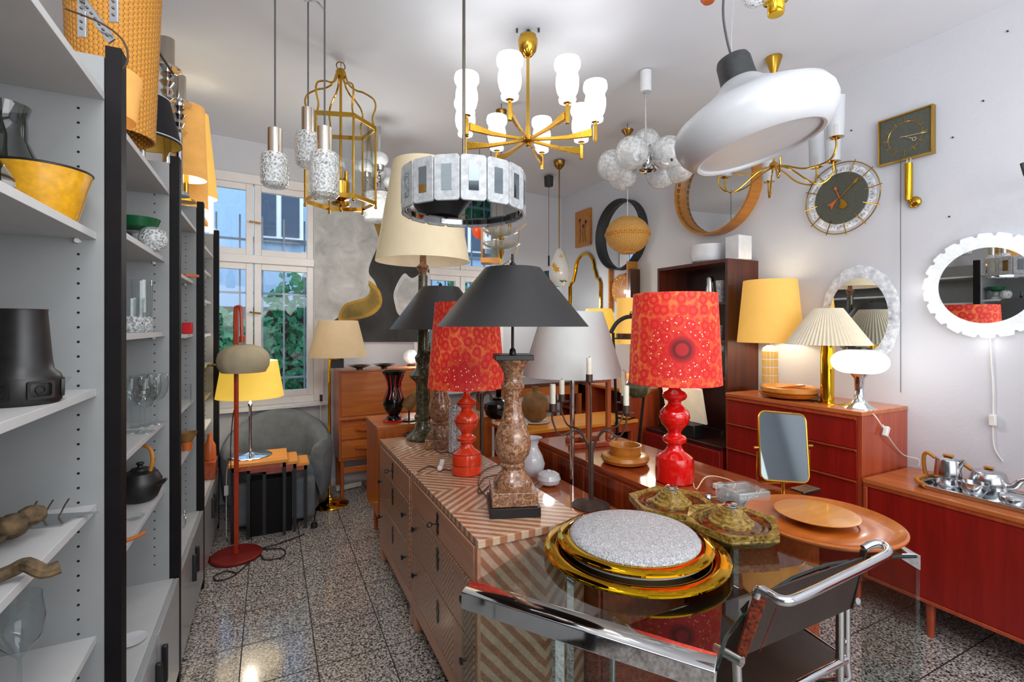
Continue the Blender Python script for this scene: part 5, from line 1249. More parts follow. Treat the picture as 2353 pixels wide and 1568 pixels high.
# square clock
y, z = rw(2089, 322); z = 2.585; y = 1.498; t = on_wall('pendulum_clock', 'square dark green wall clock in a thin brass frame with a hanging weight', 'clock', MR(y, z)); s = .134
for a, b, c, d in ((-s, s, s - .008, s), (-s, s, -s, -s + .008), (-s, -s + .008, -s + .008, s - .008), (s - .008, s, -s + .008, s - .008)):
    MB().box(a, b, c, d, 0, .035).build('frame_side', 'brass', t)
MB().box(-s + .008, s - .008, -s + .008, s - .008, 0, .028).build('dial', 'brass_dark_dial', t)
MB().tube(ring(.085, 56, .029), .0016, 6, closed=True).build('hour_ring', 'brass', t)
for k in range(12):
    a = radians(30 * k); MB().box(.078, .112 if k % 3 == 0 else .105, -.0016, .0016, .0275, .030, M=Matrix.Rotation(a, 4, 'Z')).build('hour_mark', 'brass', t)
hand(t, -96, .11, .003, 'straw', .032, .02, 'minute_hand'); hand(t, -122, .045, .002, 'straw', .034, .0, 'hour_hand')
MB().tube([(.048 + .009 * cos(a), -.030 + .009 * sin(a), .035) for a in [j * pi / 8 for j in range(16)]], .0012, 5, closed=True).build('hand_ring', 'straw', t)
for x in (.012, .030): MB().cyl((x, -s - .03, .03), (x, -s, .03), .0035, seg=8).build('weight_hook', 'chrome', t)
MB().cyl((.020, -s - .235, .03), (.020, -s - .025, .03), .019, seg=24).build('brass_weight', 'bright_brass', t)
MB().sph((.045, -s - .25, .02), .032, sz=.55, seg=20, rings=10).build('pendulum_bob', 'brass', t)
mb = MB(); zc = -s
while zc > -1.46: mb.tube([(-.02, zc, .03), (-.017, zc - .005, .03), (-.02, zc - .01, .03), (-.023, zc - .005, .03)], .0012, 4, closed=True); zc -= .0098
mb.build('chain', 'grey_rubber', t)['kind'] = 'stuff'
# oval lit mirrors
def oval(rx, ry, n=56, wob=None): return [((rx * (wob(2 * pi * i / n) if wob else 1)) * cos(2 * pi * i / n), (ry * (wob(2 * pi * i / n) if wob else 1)) * sin(2 * pi * i / n)) for i in range(n)]
def ringprism(mb, ro, ri, z0, z1, zi=None):
    n = len(ro); zi = z1 if zi is None else zi
    vs = [(x, y, z0) for x, y in ro] + [(x, y, z1) for x, y in ro] + [(x, y, zi) for x, y in ri] + [(x, y, z0) for x, y in ri]; fs = []
    for i in range(n):
        j = (i + 1) % n
        for k in range(4): l = (k + 1) % 4; fs.append((k * n + i, k * n + j, l * n + j, l * n + i))
    mb.faces(vs, fs); return mb
y, z = rw(1982, 728); t = on_wall('oval_mirror', 'oval wall mirror with a wide clear rippled acrylic rim behind the pleated lamp', 'mirror', MR(1.745, z))
ringprism(MB(), oval(.225, .315, 72, lambda a: 1 + .012 * sin(a * 17)), oval(.165, .235, 72), .015, .022, .035).build('acrylic_rim', 'wall_acrylic', t)
MB().prism(oval(.168, .238), .02, .035).build('mirror_glass', 'mirror', t)
y, z = rw(2277, 657); t = on_wall('backlit_mirror', 'round wall mirror with a glowing white scalloped rim at the right edge', 'mirror', MR(1.14, z))
def notch(a): f = (a / (2 * pi) * 22) % 1; return 1 + (.0 if f > .22 else -.05) + .02 * f
ringprism(MB(), oval(.262, .262, 176, notch), oval(.188, .188, 176), .03, .045, .055).build('glowing_rim', 'lit_rim', t)
MB().prism(oval(.190, .190), .04, .056).build('mirror_glass', 'mirror', t)
MB().lathe([(0, 0), (.15, 0), (.15, .04), (0, .04)], 32).build('light_box', 'white_matte', t)
point_light('mirror_light', (0, -.285, .07), .15, (1, .98, .95), .03, t); point_light('mirror_light', (-.285, 0, .07), .15, (1, .98, .95), .03, t)
# wooden round mirror
t = on_wall('round_wooden_mirror', 'large round mirror in a deep orange wooden hoop', 'mirror', MR(2.80, 2.63))
MB().lathe([(.35, 0), (.39, 0), (.39, .11), (.372, .11), (.360, .03)], 72, closed=True).build('wooden_hoop', 'bright_teak' if 0 else 'handle_wood', t)
MB().lathe([(0, .02), (.362, .02), (.362, .032), (0, .032)], 72).build('mirror_glass', 'mirror', t)
for k in range(22):
    a = radians(90 + 8 * k + 2); MB().box(.366, .3725, -.02, .02, .04, .10, M=Matrix.Rotation(a, 4, 'Z')).build('carved_notch', 'stoneware', t)
# black round mirror
t = on_wall('black_round_mirror', 'round mirror in a wide black hoop behind the wicker globe', 'mirror', MR(4.00, 2.44))
MB().lathe([(.30, 0), (.362, 0), (.362, .10), (.350, .10), (.335, .03)], 72, closed=True).build('black_hoop', 'grey_rubber', t)
MB().lathe([(0, .02), (.338, .02), (.338, .03), (0, .03)], 64).build('mirror_glass', 'mirror', t)
# plaque
y0, _ = rw(1326, 525); y1, _ = rw(1360, 525); t = on_wall('wooden_plaque', 'small orange wooden plaque with burnt flower drawing', 'plaque', MR((y0 + y1) / 2, 2.64)); w_ = abs(y0 - y1) / 2
MB().box(-w_, w_, -.21, .21, 0, .03).build('board', 'handle_wood', t, bevel=.002)
for x, h_ in ((-.05, .1), (.02, .02), (.07, .06)):
    MB().tube([(x, -.17, .031), (x * .7, -.05, .031), (x, h_, .031)], .003, 5, smooth=3).build('drawn_stem', 'rosewood_dark', t); MB().sph((x, h_, .031), .022, sz=.3, seg=10, rings=6).build('drawn_flower', 'rosewood_dark', t)
# arched gold mirror
y0, _ = rw(1312, 700); y1, _ = rw(1383, 700); w_ = abs(y0 - y1) / 2; t = on_wall('arched_gold_mirror', 'tall arched mirror in a shaped golden frame near the corner', 'mirror', MR((y0 + y1) / 2, 1.75))
ap = [(-w_, -.45), (w_, -.45), (w_, .22), (w_ * .92, .27), (w_ * .78, .29), (w_ * .70, .36)] + [(w_ * .62 * cos(radians(a)), .40 + .19 * sin(radians(a))) for a in range(0, 181, 15)] + [(-w_ * .70, .36), (-w_ * .78, .29), (-w_ * .92, .27), (-w_, .22)]
MB().tube([(x, y, .02) for x, y in ap], .018, 8, closed=True).build('gold_frame', 'bright_brass', t); MB().prism(ap, .005, .015).build('mirror_glass', 'mirror', t)
# teak clock
y, z = rw(1434, 665); t = on_wall('teak_wall_clock', 'round brown wooden wall clock between two upright wooden bars', 'clock', MR(y, z))
MB().lathe([(0, 0), (.15, 0), (.155, .01), (.155, .04), (.14, .045), (0, .045)], 48).build('dial', 'handle_wood', t)
for k in range(12):
    a = radians(30 * k); MB().cyl((.12 * cos(a), .12 * sin(a), .045), (.12 * cos(a), .12 * sin(a), .049), .008, seg=8).build('hour_dot', 'straw', t)
hand(t, -25, .10, .005, 'white_plastic', .048); hand(t, 70, .12, .004, 'white_plastic', .05)
MB().box(-.20, -.18, -.22, .25, 0, .05).build('side_bar', 'handle_wood', t); MB().box(.18, .205, -.24, .26, 0, .12).build('side_bar', 'handle_wood', t); MB().box(.21, .24, -.16, .18, .0, .12).build('back_bar', 'dark_wood', t)
# nail marks
for px, py in ((2182, 498), (2260, 232), (2316, 72), (2190, 316), (1706, 580), (1957, 300)):
    y, z = rw(px, py); one('nail', 'small dark nail left in the right wall', 'nail', MB().cyl((XR - .008, y, z), (XR, y, z), .004, seg=6), 'grey_rubber', group='nails in the right wall')
# black spotlight arm at right edge
y, z = rw(2420, 420); t = on_wall('wall_arm_lamp', 'dark metal lamp arm entering at the right edge above the glowing mirror', 'lamp', MR(y, z))
MB().tube([(-.01, .05, .3), (.0, .0, .3), (.035, -.10, .28)], .010, 8).build('lamp_arm', 'grey_rubber', t); MB().cyl((.0, 0, 0), (0, 0, .3), .008, seg=8).build('bracket', 'grey_rubber', t)
# ================================================================ glass table and what stands on it
GZ = .757
def tg(px, py): p = atz(px, py, GZ); return Vector((p.x, p.y))
t = thing('glass_table', 'glass dining table with curved edges and mirror chrome corner strips, in the foreground', 'table', (0, 0, 0))
A1, A2 = tg(1067, 1352), tg(1645, 1532); B1, B2 = tg(2105, 1275), tg(2043, 1238)
arc = [tg(1668, 1462), tg(1700, 1418), tg(1750, 1368), tg(1820, 1325), tg(1900, 1295), tg(1990, 1278)]
back = [B2 + Vector((.03, .20)), Vector((1.62, 1.30)), Vector((1.40, 1.38)), tg(1242, 1242)]
back[1].y = 1.46; back[2].y = 1.50
back = [Vector((B2.x + .02, B2.y + .25)), Vector((1.55, 1.44)), Vector((1.15, 1.47)), tg(1242, 1242)]
pts = [A1, A2] + arc + [B1] + back
MB().prism([(p.x, p.y) for p in pts], GZ - .012, GZ).build('glass_top', 'table_glass', t, bevel=.0015)
def edge_strip(pl, mat, nm, r=.0022): MB().tube([(p.x, p.y, GZ - .006) for p in pl], r * 2.4, 6).build(nm, mat, t)
edge_strip([A2] + arc + [B1], 'green_edge', 'glass_edge')
def corner(a, b, nm=''):
    d = (b - a); L = d.length; ang = atan2(d.y, d.x); n = Vector((d.y, -d.x)).normalized()
    M = Matrix.Translation((a.x, a.y, 0)) @ Matrix.Rotation(ang, 4, 'Z')
    MB().box(0, L, -.012, .0, 0, GZ - .05, M=M).build('glass_side', 'table_glass', t)
    MB().prism([(-.001, GZ + .002), (-.016, GZ - .004), (-.016, GZ - .050), (-.012, GZ - .052), (.045, GZ - .016), (.045, GZ + .002)], 0, L, M=M @ Matrix(((0, 0, 1, 0), (1, 0, 0, 0), (0, 1, 0, 0), (0, 0, 0, 1)))).build('chrome_strip', 'chrome', t, bevel=.002)
corner(A1, A2); corner(B1, B2 + (B2 - B1) * 1.2)
e = A1 + (A2 - A1) * .42 + Vector((.03, .03)); MB().box(e.x - .014, e.x + .014, e.y - .008, e.y + .008, 0, GZ - .014).build('chrome_leg', 'chrome', t)
e = B2 + Vector((-.35, .35)); MB().box(e.x - .014, e.x + .014, e.y - .008, e.y + .008, 0, GZ - .014).build('chrome_leg', 'chrome', t)
e = tg(1290, 1225) + Vector((.02, -.02)); MB().box(e.x - .014, e.x + .014, e.y - .008, e.y + .008, 0, GZ - .014).build('chrome_leg', 'chrome', t)
# gold flush lamps, one resting on another
Gc = atz(1457, 1264, GZ + .02); Gc = Vector((Gc.x, Gc.y, GZ + .015))
def flush(name, label, loc, R, h, dome, grp):
    t = thing(name, label, 'flush ceiling lamp', loc, group=grp)
    MB().lathe([(0, 0), (R * .92, 0), (R * .985, .005), (R, .008), (R, .013), (R * .985, .015), (R * .88, h), (R * .84, h), (R * .80, h - .008), (0, h - .010)], 96).build('gold_disc', 'gold_plate', t)
    if dome: MB().lathe([(0, h - .009), (dome, h - .009), (dome * 1.005, h + .002), (dome * .98, h + .010), (dome * .9, h + .016), (dome * .5, h + .020), (0, h + .022)], 96).build('glitter_glass', 'glitter', t)
    else: MB().lathe([(0, h - .009), (R * .6, h - .009), (R * .6, h - .003), (0, h - .003)], 64).build('white_plate', 'white_matte', t)
    return t
g = 'gold flush ceiling lamps stacked on the glass table'
flush('flush_lamp', 'lower and wider gold ceiling lamp lying on the glass table', Gc, .290, .018, 0, g)
flush('flush_lamp', 'upper gold ceiling lamp with a sparkling silver glass disc on top', Gc + Vector((.008, .012, .024)), .246, .020, .206, g)
one('lamp_plate', 'white mounting plate between the two gold ceiling lamps', 'plate', MB().lathe([(0, 0), (.226, 0), (.231, .0015), (.231, .005), (0, .0055)], 64), 'white_matte', Gc + Vector((.007, .010, .0182)))
# hexagon ceramic lamps
def hexa(label, loc, rz):
    t = thing('hexagonal_ceramic_lamp', label, 'ceramic lamp', loc, rz=rz, group='hexagonal stoneware lamps on the glass table'); R = .168
    h6 = lambda r, z: [(r * cos(k * pi / 3), r * sin(k * pi / 3), z) for k in range(6)]
    rings = [h6(R * .78, 0), h6(R, .030), h6(R, .038)]
    vs = [p for r in rings for p in r]; fs = [tuple(range(6))[::-1]]
    for i in range(2):
        for j in range(6): fs.append((6 * i + j, 6 * i + (j + 1) % 6, 6 * i + 6 + (j + 1) % 6, 6 * i + 6 + j))
    fs.append(tuple(12 + j for j in range(6)))
    MB().faces(vs, fs).build('hexagon_dish', 'speckle_gold', t, bevel=.003)
    def hx(a): return R * .995 * cos(pi / 6) / cos((a % (pi / 3)) - pi / 6)
    ringprism(MB(), [(hx(2 * pi * i / 72) * cos(2 * pi * i / 72), hx(2 * pi * i / 72) * sin(2 * pi * i / 72)) for i in range(72)], oval(.128, .128, 72), .0375, .056, .050).build('hexagon_rim', 'speckle_gold', t)
    MB().lathe([(0, .038), (.1285, .038), (.128, .046), (.118, .041), (.108, .044), (.098, .040), (.088, .044), (0, .042)], 48).build('brown_well', 'speckle_brown', t)
    MB().lathe([(0, .04), (.076, .042), (.075, .052), (.064, .055), (.062, .064), (.053, .067), (.051, .076), (.042, .079), (.040, .088), (.033, .090), (.031, .097), (0, .097)], 40).build('stepped_knob', 'speckle_gold', t)
    MB().lathe([(0, .097), (.025, .097), (.026, .104), (.022, .106), (.022, .111), (.019, .113), (0, .113)], 24).build('lamp_socket', 'pewter', t)
hexa('rear hexagonal speckled stoneware lamp, next to the right red lamp', Vector((atz(1543, 1172, GZ + .02).x, atz(1543, 1172, GZ + .02).y, GZ + .003)), radians(8))
q = atz(1680, 1218, GZ + .02); hexa('front hexagonal speckled stoneware lamp, between the gold lamps and the wooden platter', Vector((q.x, q.y, GZ + .003)), radians(-20))
# wooden platters
q = atz(1886, 1200, GZ + .02); q.z = GZ + .003
one('wooden_platter', 'large round wooden platter with a raised rim on the right end of the glass table', 'platter', MB().lathe([(0, 0), (.17, 0), (.235, .012), (.255, .024), (.256, .030), (.248, .034), (.236, .028), (.215, .018), (.16, .013), (.155, .016), (.12, .016), (.115, .012), (0, .011)], 80), 'plate_wood', q)
q2 = P(1876, 1172, depth(q)); 
one('oval_wooden_plate', 'smaller plain wooden plate resting on the large platter', 'plate', MB().lathe([(0, 0), (.06, 0), (.065, .006), (.135, .030), (.139, .034), (.13, .035), (0, .030)], 64), 'bowl_wood', q + Vector((.005, .02, .0115)))
# cords on the sideboard
def under(o, par):
    M = par.matrix_basis.copy(); q = par
    while q.parent: q = q.parent; M = q.matrix_basis @ M
    o.parent = par; o.matrix_parent_inverse = M.inverted(); return o
def find(label): return next(o for o in SC.collection.objects if label in str(o.get('label', '')))
def cord(name, label, pts, mat='brown_cord', r=.0028, cat='cord', n=5, of=None):
    mb = MB().tube(pts, r, 7, smooth=n)
    if of: return under(mb.build(name, mat), find(of))
    return one(name, label, cat, mb, mat)
def piece(name, mb, mat, q, par, **k): return under(mb.build(name, mat, None, q, **k), par)
def zz(px, py, z): p = atz(px, py, z); return p
S_ = .749
cord('lamp_cord', 'beige cord of the right red lamp looping over the striped sideboard', [zz(1592, 1108, S_), zz(1600, 1125, S_), zz(1620, 1098, .78), zz(1650, 1096, .775), zz(1690, 1112, S_), zz(1660, 1140, S_), zz(1620, 1142, S_)], 'straw', of='right glossy red')
q = zz(1650, 1116, .76); piece('inline_switch', MB().box(-.026, .026, -.011, .011, -.012, .012), 'white_plastic', q, find('right glossy red'), bevel=.004)
q = zz(1627, 1146, .76); piece('power_plug', MB().lathe([(0, -.012), (.016, -.012), (.019, 0), (.016, .012), (.006, .02), (0, .02)], 16), 'pewter', q, find('right glossy red'))
Dz = .775
cord('lamp_cord', 'brown cord winding over the near chevron chest by the front marble lamp', [zz(1128, 1150, Dz), zz(1100, 1118, Dz), zz(1108, 1085, Dz), zz(1140, 1070, Dz), zz(1160, 1072, Dz), zz(1115, 1125, Dz), zz(1098, 1130, Dz), zz(1112, 1100, Dz), zz(1150, 1090, Dz)], of='front marble baluster')
cord('lamp_cord', 'brown cord with a white plug on the far chevron chest', [zz(960, 1085, Dz), zz(985, 1072, Dz), zz(1010, 1078, Dz), zz(1040, 1082, Dz)], of='left red ceramic lamp')
q = zz(1013, 1073, Dz + .012); t = thing('white_plug', 'white power plug lying beside the left red lamp', 'plug', q, rz=radians(-30))
MB().lathe([(0, 0), (.014, 0), (.016, .012), (.012, .03), (0, .034)], 14, M=Matrix.Rotation(pi / 2, 4, 'X')).build('plug_body', 'white_plastic', t); MB().box(-.01, .012, .0, .045, -.004, .006, M=Matrix.Rotation(.5, 4, 'X')).build('plug_tail', 'white_plastic', t)
pts = [zz(968, 1000, Dz) + Vector((.11 * cos(a) * (1 + .1 * sin(3 * a)), .10 * sin(a), .004 * (j % 3) + .002)) for j, a in enumerate([k * .45 for k in range(30)])]
cord('lamp_cord', 'dark coiled cord around the green marble column foot', pts, 'rubber_cord', .0035, n=2, of='dark green marble column')
cord('lamp_cord', 'dark cord hanging over the rear marble lamp plinth', [zz(985, 985, Dz) + Vector((0, -.15, .12)), zz(1000, 1030, Dz + .08), zz(1030, 1040, Dz + .05), zz(1050, 1045, Dz + .02)], 'rubber_cord', .003, of='rear marble baluster')
cord('lamp_cord', 'thin cord from the opal egg lamp to the opal vase', [zz(1205, 1090, .63), zz(1222, 1112, .625), zz(1238, 1106, .625)], 'straw', .002, of='small white egg shaped')
cord('lamp_cord', 'white cord of the globe lamp running down to the low sideboard', [zz(1990, 938, CZ), atX(2012, 958, 2.90), atX(2030, 985, 2.92), Vector((3.0, 1.484, .96)), atX(2045, 1010, 3.05) , atX(2075, 1045, 3.2), atX(2110, 1056, 3.25), atX(2111, 1072, 3.25)], 'white_plastic', .003, of='glowing white glass lamp')
q = atX(2036, 992, 3.0); piece('inline_switch', MB().box(-.012, .012, -.012, .012, -.028, .028, M=Matrix.Rotation(.5, 4, 'Y')), 'white_plastic', q, find('glowing white glass lamp'), bevel=.004)
cord('lamp_cord', 'white cord hanging down the wall below the glowing mirror', [atX(2276, 775, 3.272), atX(2278, 840, 3.272), atX(2281, 880, 3.272), atX(2282, 950, 3.272), atX(2281, 985, 3.272), atX(2285, 1030, 3.272), atX(2305, 1062, 3.272)], 'white_plastic', .003, of='glowing white scalloped')
q = atX(2281, 966, 3.262); piece('inline_switch', MB().box(-.012, .012, -.013, .013, -.028, .028), 'white_plastic', q, find('glowing white scalloped'), bevel=.004)
cord('lamp_cord', 'dark cord behind the pleated lamp on the tall chest', [zz(1860, 922, CZ + .004), zz(1880, 918, CZ + .004), zz(1910, 905, CZ + .004), zz(1950, 902, CZ + .004), zz(1965, 912, CZ + .004)], 'rubber_cord', .003, of='cream pleated shade')
fz = .006
cord('floor_cord', 'black cord looping on the floor by the red lamp foot', [zz(700, 1228, fz), zz(640, 1250, fz), zz(600, 1262, fz), zz(650, 1262, fz), zz(650, 1280, fz), zz(610, 1287, fz), zz(595, 1275, fz), zz(565, 1300, fz), zz(535, 1325, fz), zz(500, 1335, fz), zz(492, 1325, fz), zz(520, 1313, fz), zz(545, 1318, fz)], 'rubber_cord', .004, of='linen balloon')
cord('floor_cord', 'dark cord from the brass floor lamp foot to the plug on the floor', [zz(727, 1172, fz), zz(724, 1185, fz), zz(723, 1200, fz)], 'rubber_cord', .004, of='beige cone shade')
q = zz(722, 1207, .02); piece('power_plug', MB().lathe([(0, -.018), (.022, -.018), (.026, 0), (.02, .016), (0, .02)], 16), 'rubber_cord', q, find('beige cone shade'))
cord('lamp_cord', 'white cord hanging beside the secretary desk', [P(742, 845, 4.4), P(738, 900, 4.4), P(737, 960, 4.4), P(742, 1040, 4.35), P(748, 1085, 4.3)], 'white_plastic', .003, of='beige cone shade')
q = P(738, 915, 4.4); piece('inline_switch', MB().box(-.012, .012, -.012, .012, -.03, .03), 'black', q, find('beige cone shade'), bevel=.003)
cord('lamp_cord', 'white cord with a switch hanging left of the nest of tables', [atz(530, 1048, .56), P(522, 1080, 3.5), P(520, 1120, 3.45), P(520, 1180, 3.45), zz(520, 1235, .01)], 'white_plastic', .003, of='lit yellow shaded lamp')
q = P(520, 1128, 3.45); piece('inline_switch', MB().box(-.014, .014, -.01, .01, -.035, .035), 'white_plastic', q, find('lit yellow shaded lamp'), bevel=.005)
cord('lamp_cord', 'black cord hanging from the red floor lamp', [P(548, 905, 3.2), P(535, 960, 3.22), P(530, 1050, 3.22), P(538, 1180, 3.2), P(548, 1262, 3.17)], 'rubber_cord', .003, of='linen balloon')
q = zz(800, 1116, .03); one('power_strip', 'white power strip on the floor under the secretary desk', 'power strip', MB().box(-.12, .12, -.03, .03, -.025, .02, M=Matrix.Rotation(radians(15), 4, 'Z')), 'white_plastic', q, bevel=.006)


# ================================================================ leather and chrome chair
t = thing('tubular_armchair', 'chrome tube armchair with dark leather pushed under the glass table', 'armchair', (0, 0, 0))
CZ_ = .835
def ct(px, py, z): return atz(px, py, z)
def plank(mb, a, b, c, d, th):
    n = (b - a).cross(d - a).normalized() * th; mb.faces([a, b, c, d, a + n, b + n, c + n, d + n], [(0, 1, 2, 3), (7, 6, 5, 4), (0, 4, 5, 1), (1, 5, 6, 2), (2, 6, 7, 3), (3, 7, 4, 0)])
top_l, top_r = ct(1740, 1360, CZ_), ct(2000, 1258, CZ_)
tube_pts = [ct(1737, 1372, CZ_ - .02), ct(1745, 1356, CZ_ + .0), ct(1768, 1366, CZ_), ct(1795, 1380, CZ_), ct(1830, 1376, CZ_), ct(1920, 1334, CZ_), ct(2010, 1290, CZ_), ct(2040, 1272, CZ_), ct(2035, 1256, CZ_), ct(2010, 1250, CZ_), ct(1985, 1262, CZ_ - .015)]
MB().tube(tube_pts, .0125, 14, smooth=5).build('top_tube', 'chrome', t)
bl, br = P(1702, 1512, 1.30), P(1955, 1400, 1.50); tl, tr = P(1740, 1368, 1.24), P(1985, 1282, 1.46)
mb = MB(); plank(mb, tl, tr, br, bl, .006); mb.build('leather_back', 'leather', t, bevel=.002)
tl2, bl2 = P(1722, 1376, 1.24), P(1690, 1508, 1.31)
mb = MB(); plank(mb, P(1762, 1374, 1.225), P(1730, 1366, 1.235), P(1686, 1505, 1.30), P(1712, 1512, 1.285), .012); mb.build('worn_leather_edge', 'worn_leather', t, bevel=.004)
mb = MB(); plank(mb, P(1995, 1262, 1.47), P(1978, 1260, 1.485), P(1950, 1392, 1.52), P(1962, 1400, 1.50), .010); mb.build('worn_leather_edge', 'leather', t, bevel=.003)
mb = MB(); mb.tube([P(1790, 1385, 1.225), P(1768, 1440, 1.25), P(1745, 1500, 1.285)], .0015, 5); mb.build('seam', 'worn_leather', t)
# rear strap sweeping under the glass
mb = MB(); plank(mb, P(1722, 1380, 1.26), P(1655, 1450, 1.35), P(1636, 1520, 1.36), P(1690, 1512, 1.31), .006); mb.build('arm_strap', 'leather', t)
MB().tube([P(1644, 1487, 1.25), P(1706, 1522, 1.19)], .0125, 14).build('lower_tube', 'chrome', t)
MB().tube([P(1692, 1516, 1.285), P(1694, 1560, 1.285), P(1696, 1640, 1.285)], .0125, 14).build('leg_tube', 'chrome', t)
q0 = P(1930, 1400, 1.56); q1 = Vector((q0.x, q0.y, .02))
MB().tube([q0, q0 + (q1 - q0) * .5, q1, q1 + Vector((-.1, .45, 0))], .0125, 12).build('leg_tube', 'chrome', t)
q0 = P(1945, 1395, 1.62); q1 = Vector((q0.x, q0.y, .30)); MB().tube([q0, q0 + (q1 - q0) * .7, q1 + Vector((0, 0, .03)), q1 + Vector((-.06, .05, 0)), q1 + Vector((-.12, .1, 0))], .0125, 12, smooth=3).build('frame_tube', 'chrome', t)
MB().cyl(P(1945, 1375, 1.6), P(1972, 1382, 1.56), .010, seg=14).build('tube_end', 'chrome', t)
mb = MB(); a = Vector((1.12, .96, .44)); plank(mb, Vector((1.10, .93, .43)), Vector((1.66, .93, .43)), Vector((1.66, 1.32, .47)), Vector((1.10, 1.32, .47)), .006); mb.build('leather_seat', 'leather', t)
MB().tube([Vector((1.10, .93, .425)), Vector((1.66, .93, .425))], .0125, 12).build('seat_tube', 'chrome', t)
MB().tube([Vector((1.10, 1.32, .465)), Vector((1.66, 1.32, .465)), ], .0125, 12).build('seat_tube', 'chrome', t)
for x in (1.10, 1.66): MB().tube([Vector((x, .93, .425)), Vector((x, 1.34, .465)), Vector((x, 1.40, .40)), Vector((x, 1.40, .03)), Vector((x, 1.36, .014)), Vector((x, .93, .014))], .0125, 12, smooth=3).build('frame_tube', 'chrome', t)

# ================================================================ tea set
TZ = .697
ang = radians(-90)
TC = Vector((3.02, 1.035, TZ)); 
t = thing('pewter_tray', 'polished metal serving tray with wooden grips on the low sideboard', 'tray', TC)
oc = lambda w, l, c: [(-w, -l + c), (-w + c, -l), (w - c, -l), (w, -l + c), (w, l - c), (w - c, l), (-w + c, l), (-w, l - c)]
ringprism(MB(), oc(.135, .262, .05), oc(.118, .244, .045), .004, .022).build('tray_rim', 'pewter', t, bevel=.002)
MB().prism(oc(.13, .257, .05), .0, .006).build('tray_base', 'pewter', t)
for s in (1, -1): MB().tube([(-.135, s * .21, .022), (-.10, s * .256, .024), (-.05, s * .276, .026), (.05, s * .276, .026), (.10, s * .256, .024), (.135, s * .21, .022)], .011, 8, smooth=3).build('wooden_grip', 'handle_wood', t)
def tp(px, py, X): p = atX(px, py, X); return p
q = atX(2178, 1110, 3.05); q.z = TZ + .0065
t = thing('tall_pewter_pot', 'tall polished metal pot with a curved wooden handle on the tray', 'pot', q, rz=radians(0)); sc_ = depth(q) / F
MB().lathe([(0, 0), (.048, 0), (.056, .012), (.054, .06), (.048, .125), (.046, .13), (0, .134)], 40).build('pot_body', 'pewter', t)
MB().lathe([(0, .132), (.044, .131), (.03, .138), (.008, .142), (0, .142)], 32).build('lid', 'pewter', t)
MB().box(-.012, .012, -.022, .018, .142, .154).build('lid_knob', 'handle_wood', t, bevel=.004)
MB().tube([(0, .052, .124), (0, .085, .142), (0, .10, .12), (0, .098, .06), (0, .088, .014)], .009, 10, smooth=5).build('wooden_handle', 'handle_wood', t)
MB().tube([(0, -.04, .10), (0, -.055, .122), (0, -.064, .138)], lambda u: .016 - .006 * u, 12, smooth=3).build('spout', 'pewter', t)
q = atX(2272, 1108, 3.12); q.z = TZ + .0065
t = thing('pewter_teapot', 'wide low polished metal teapot with a long spout, behind the creamer', 'teapot', q)
MB().lathe([(0, 0), (.055, 0), (.070, .015), (.072, .05), (.062, .088), (.058, .092), (0, .098)], 40).build('pot_body', 'pewter', t)
MB().lathe([(0, .095), (.05, .093), (.03, .102), (0, .105)], 32).build('lid', 'pewter', t)
MB().box(-.010, .010, -.018, .018, .105, .117).build('lid_knob', 'handle_wood', t, bevel=.004)
MB().tube([(0, .060, .082), (0, .085, .098), (0, .105, .118)], .010, 10, smooth=3).build('wooden_handle', 'handle_wood', t)
MB().tube([(0, -.055, .035), (0, -.09, .045), (0, -.115, .08), (0, -.15, .095)], lambda u: .020 - .011 * u, 12, smooth=4).build('spout', 'pewter', t)
q = atX(2240, 1122, 2.965); q.z = TZ + .0065
t = thing('pewter_creamer', 'small open polished metal creamer at the front of the tray', 'jug', q)
vessel(MB(), [(0, 0), (.026, 0), (.030, .008), (.046, .03), (.050, .062)], .0025, 36).build('jug_body', 'pewter', t); MB().tube([(0, .048, .055), (0, .062, .05), (0, .055, .03), (0, .042, .024)], .004, 8, smooth=3).build('jug_handle', 'pewter', t)
q = atX(2330, 1135, 2.97); q.z = TZ + .0065
t = thing('pewter_sugar_bowl', 'low polished metal sugar bowl at the right edge of the picture', 'bowl', q)
MB().lathe([(0, 0), (.038, 0), (.048, .012), (.050, .035), (.044, .042), (.02, .048), (0, .049)], 36).build('bowl_body', 'pewter', t)
q = atX(2352, 1100, 3.05); q.z = TZ + .0065

# ================================================================ goods in the shelves
def sp(px, k, z, x=None, dd=None):
    # a point on shelf z in bay k whose centre shows at column px
    p = P(px, 800, dd); return Vector((p.x, p.y, z))
def on(px, d, z): p = P(px, 800, d); return Vector((p.x, p.y, z))
v = on(8, 1.06, 1.737); one('round_glass_vase', 'round smoky glass vase at the left edge on the second shelf', 'vase', vessel(MB(), [(0, 0), (.03, 0), (.062, .03), (.07, .07), (.06, .12), (.04, .17), (.038, .22), (.045, .245)], .003, 32), 'smoke_glass', v)
v = on(98, 1.10, 1.7365); t = thing('yellow_ceramic_pot', 'yellow glazed pot with a dark rim on the second shelf of the nearest bay', 'pot', v); vessel(MB(), [(0, 0), (.055, 0), (.062, .01), (.078, .08), (.088, .115)], .005, 48).build('pot_body', 'yellow_ceramic', t); MB().tube(ring(.0865, 48, .115), .0028, 8, closed=True).build('dark_rim', 'dark_ceramic', t)
v = on(48, .98, 1.3445)
t = thing('black_relief_vase', 'large black ceramic vase with relief squares on the third shelf', 'vase', v)
vessel(MB(), [(0, 0), (.058, 0), (.062, .006), (.063, .05), (.060, .058), (.050, .068), (.047, .09), (.040, .185), (.041, .19)], .004, 40).build('vase_body', 'dark_ceramic', t)
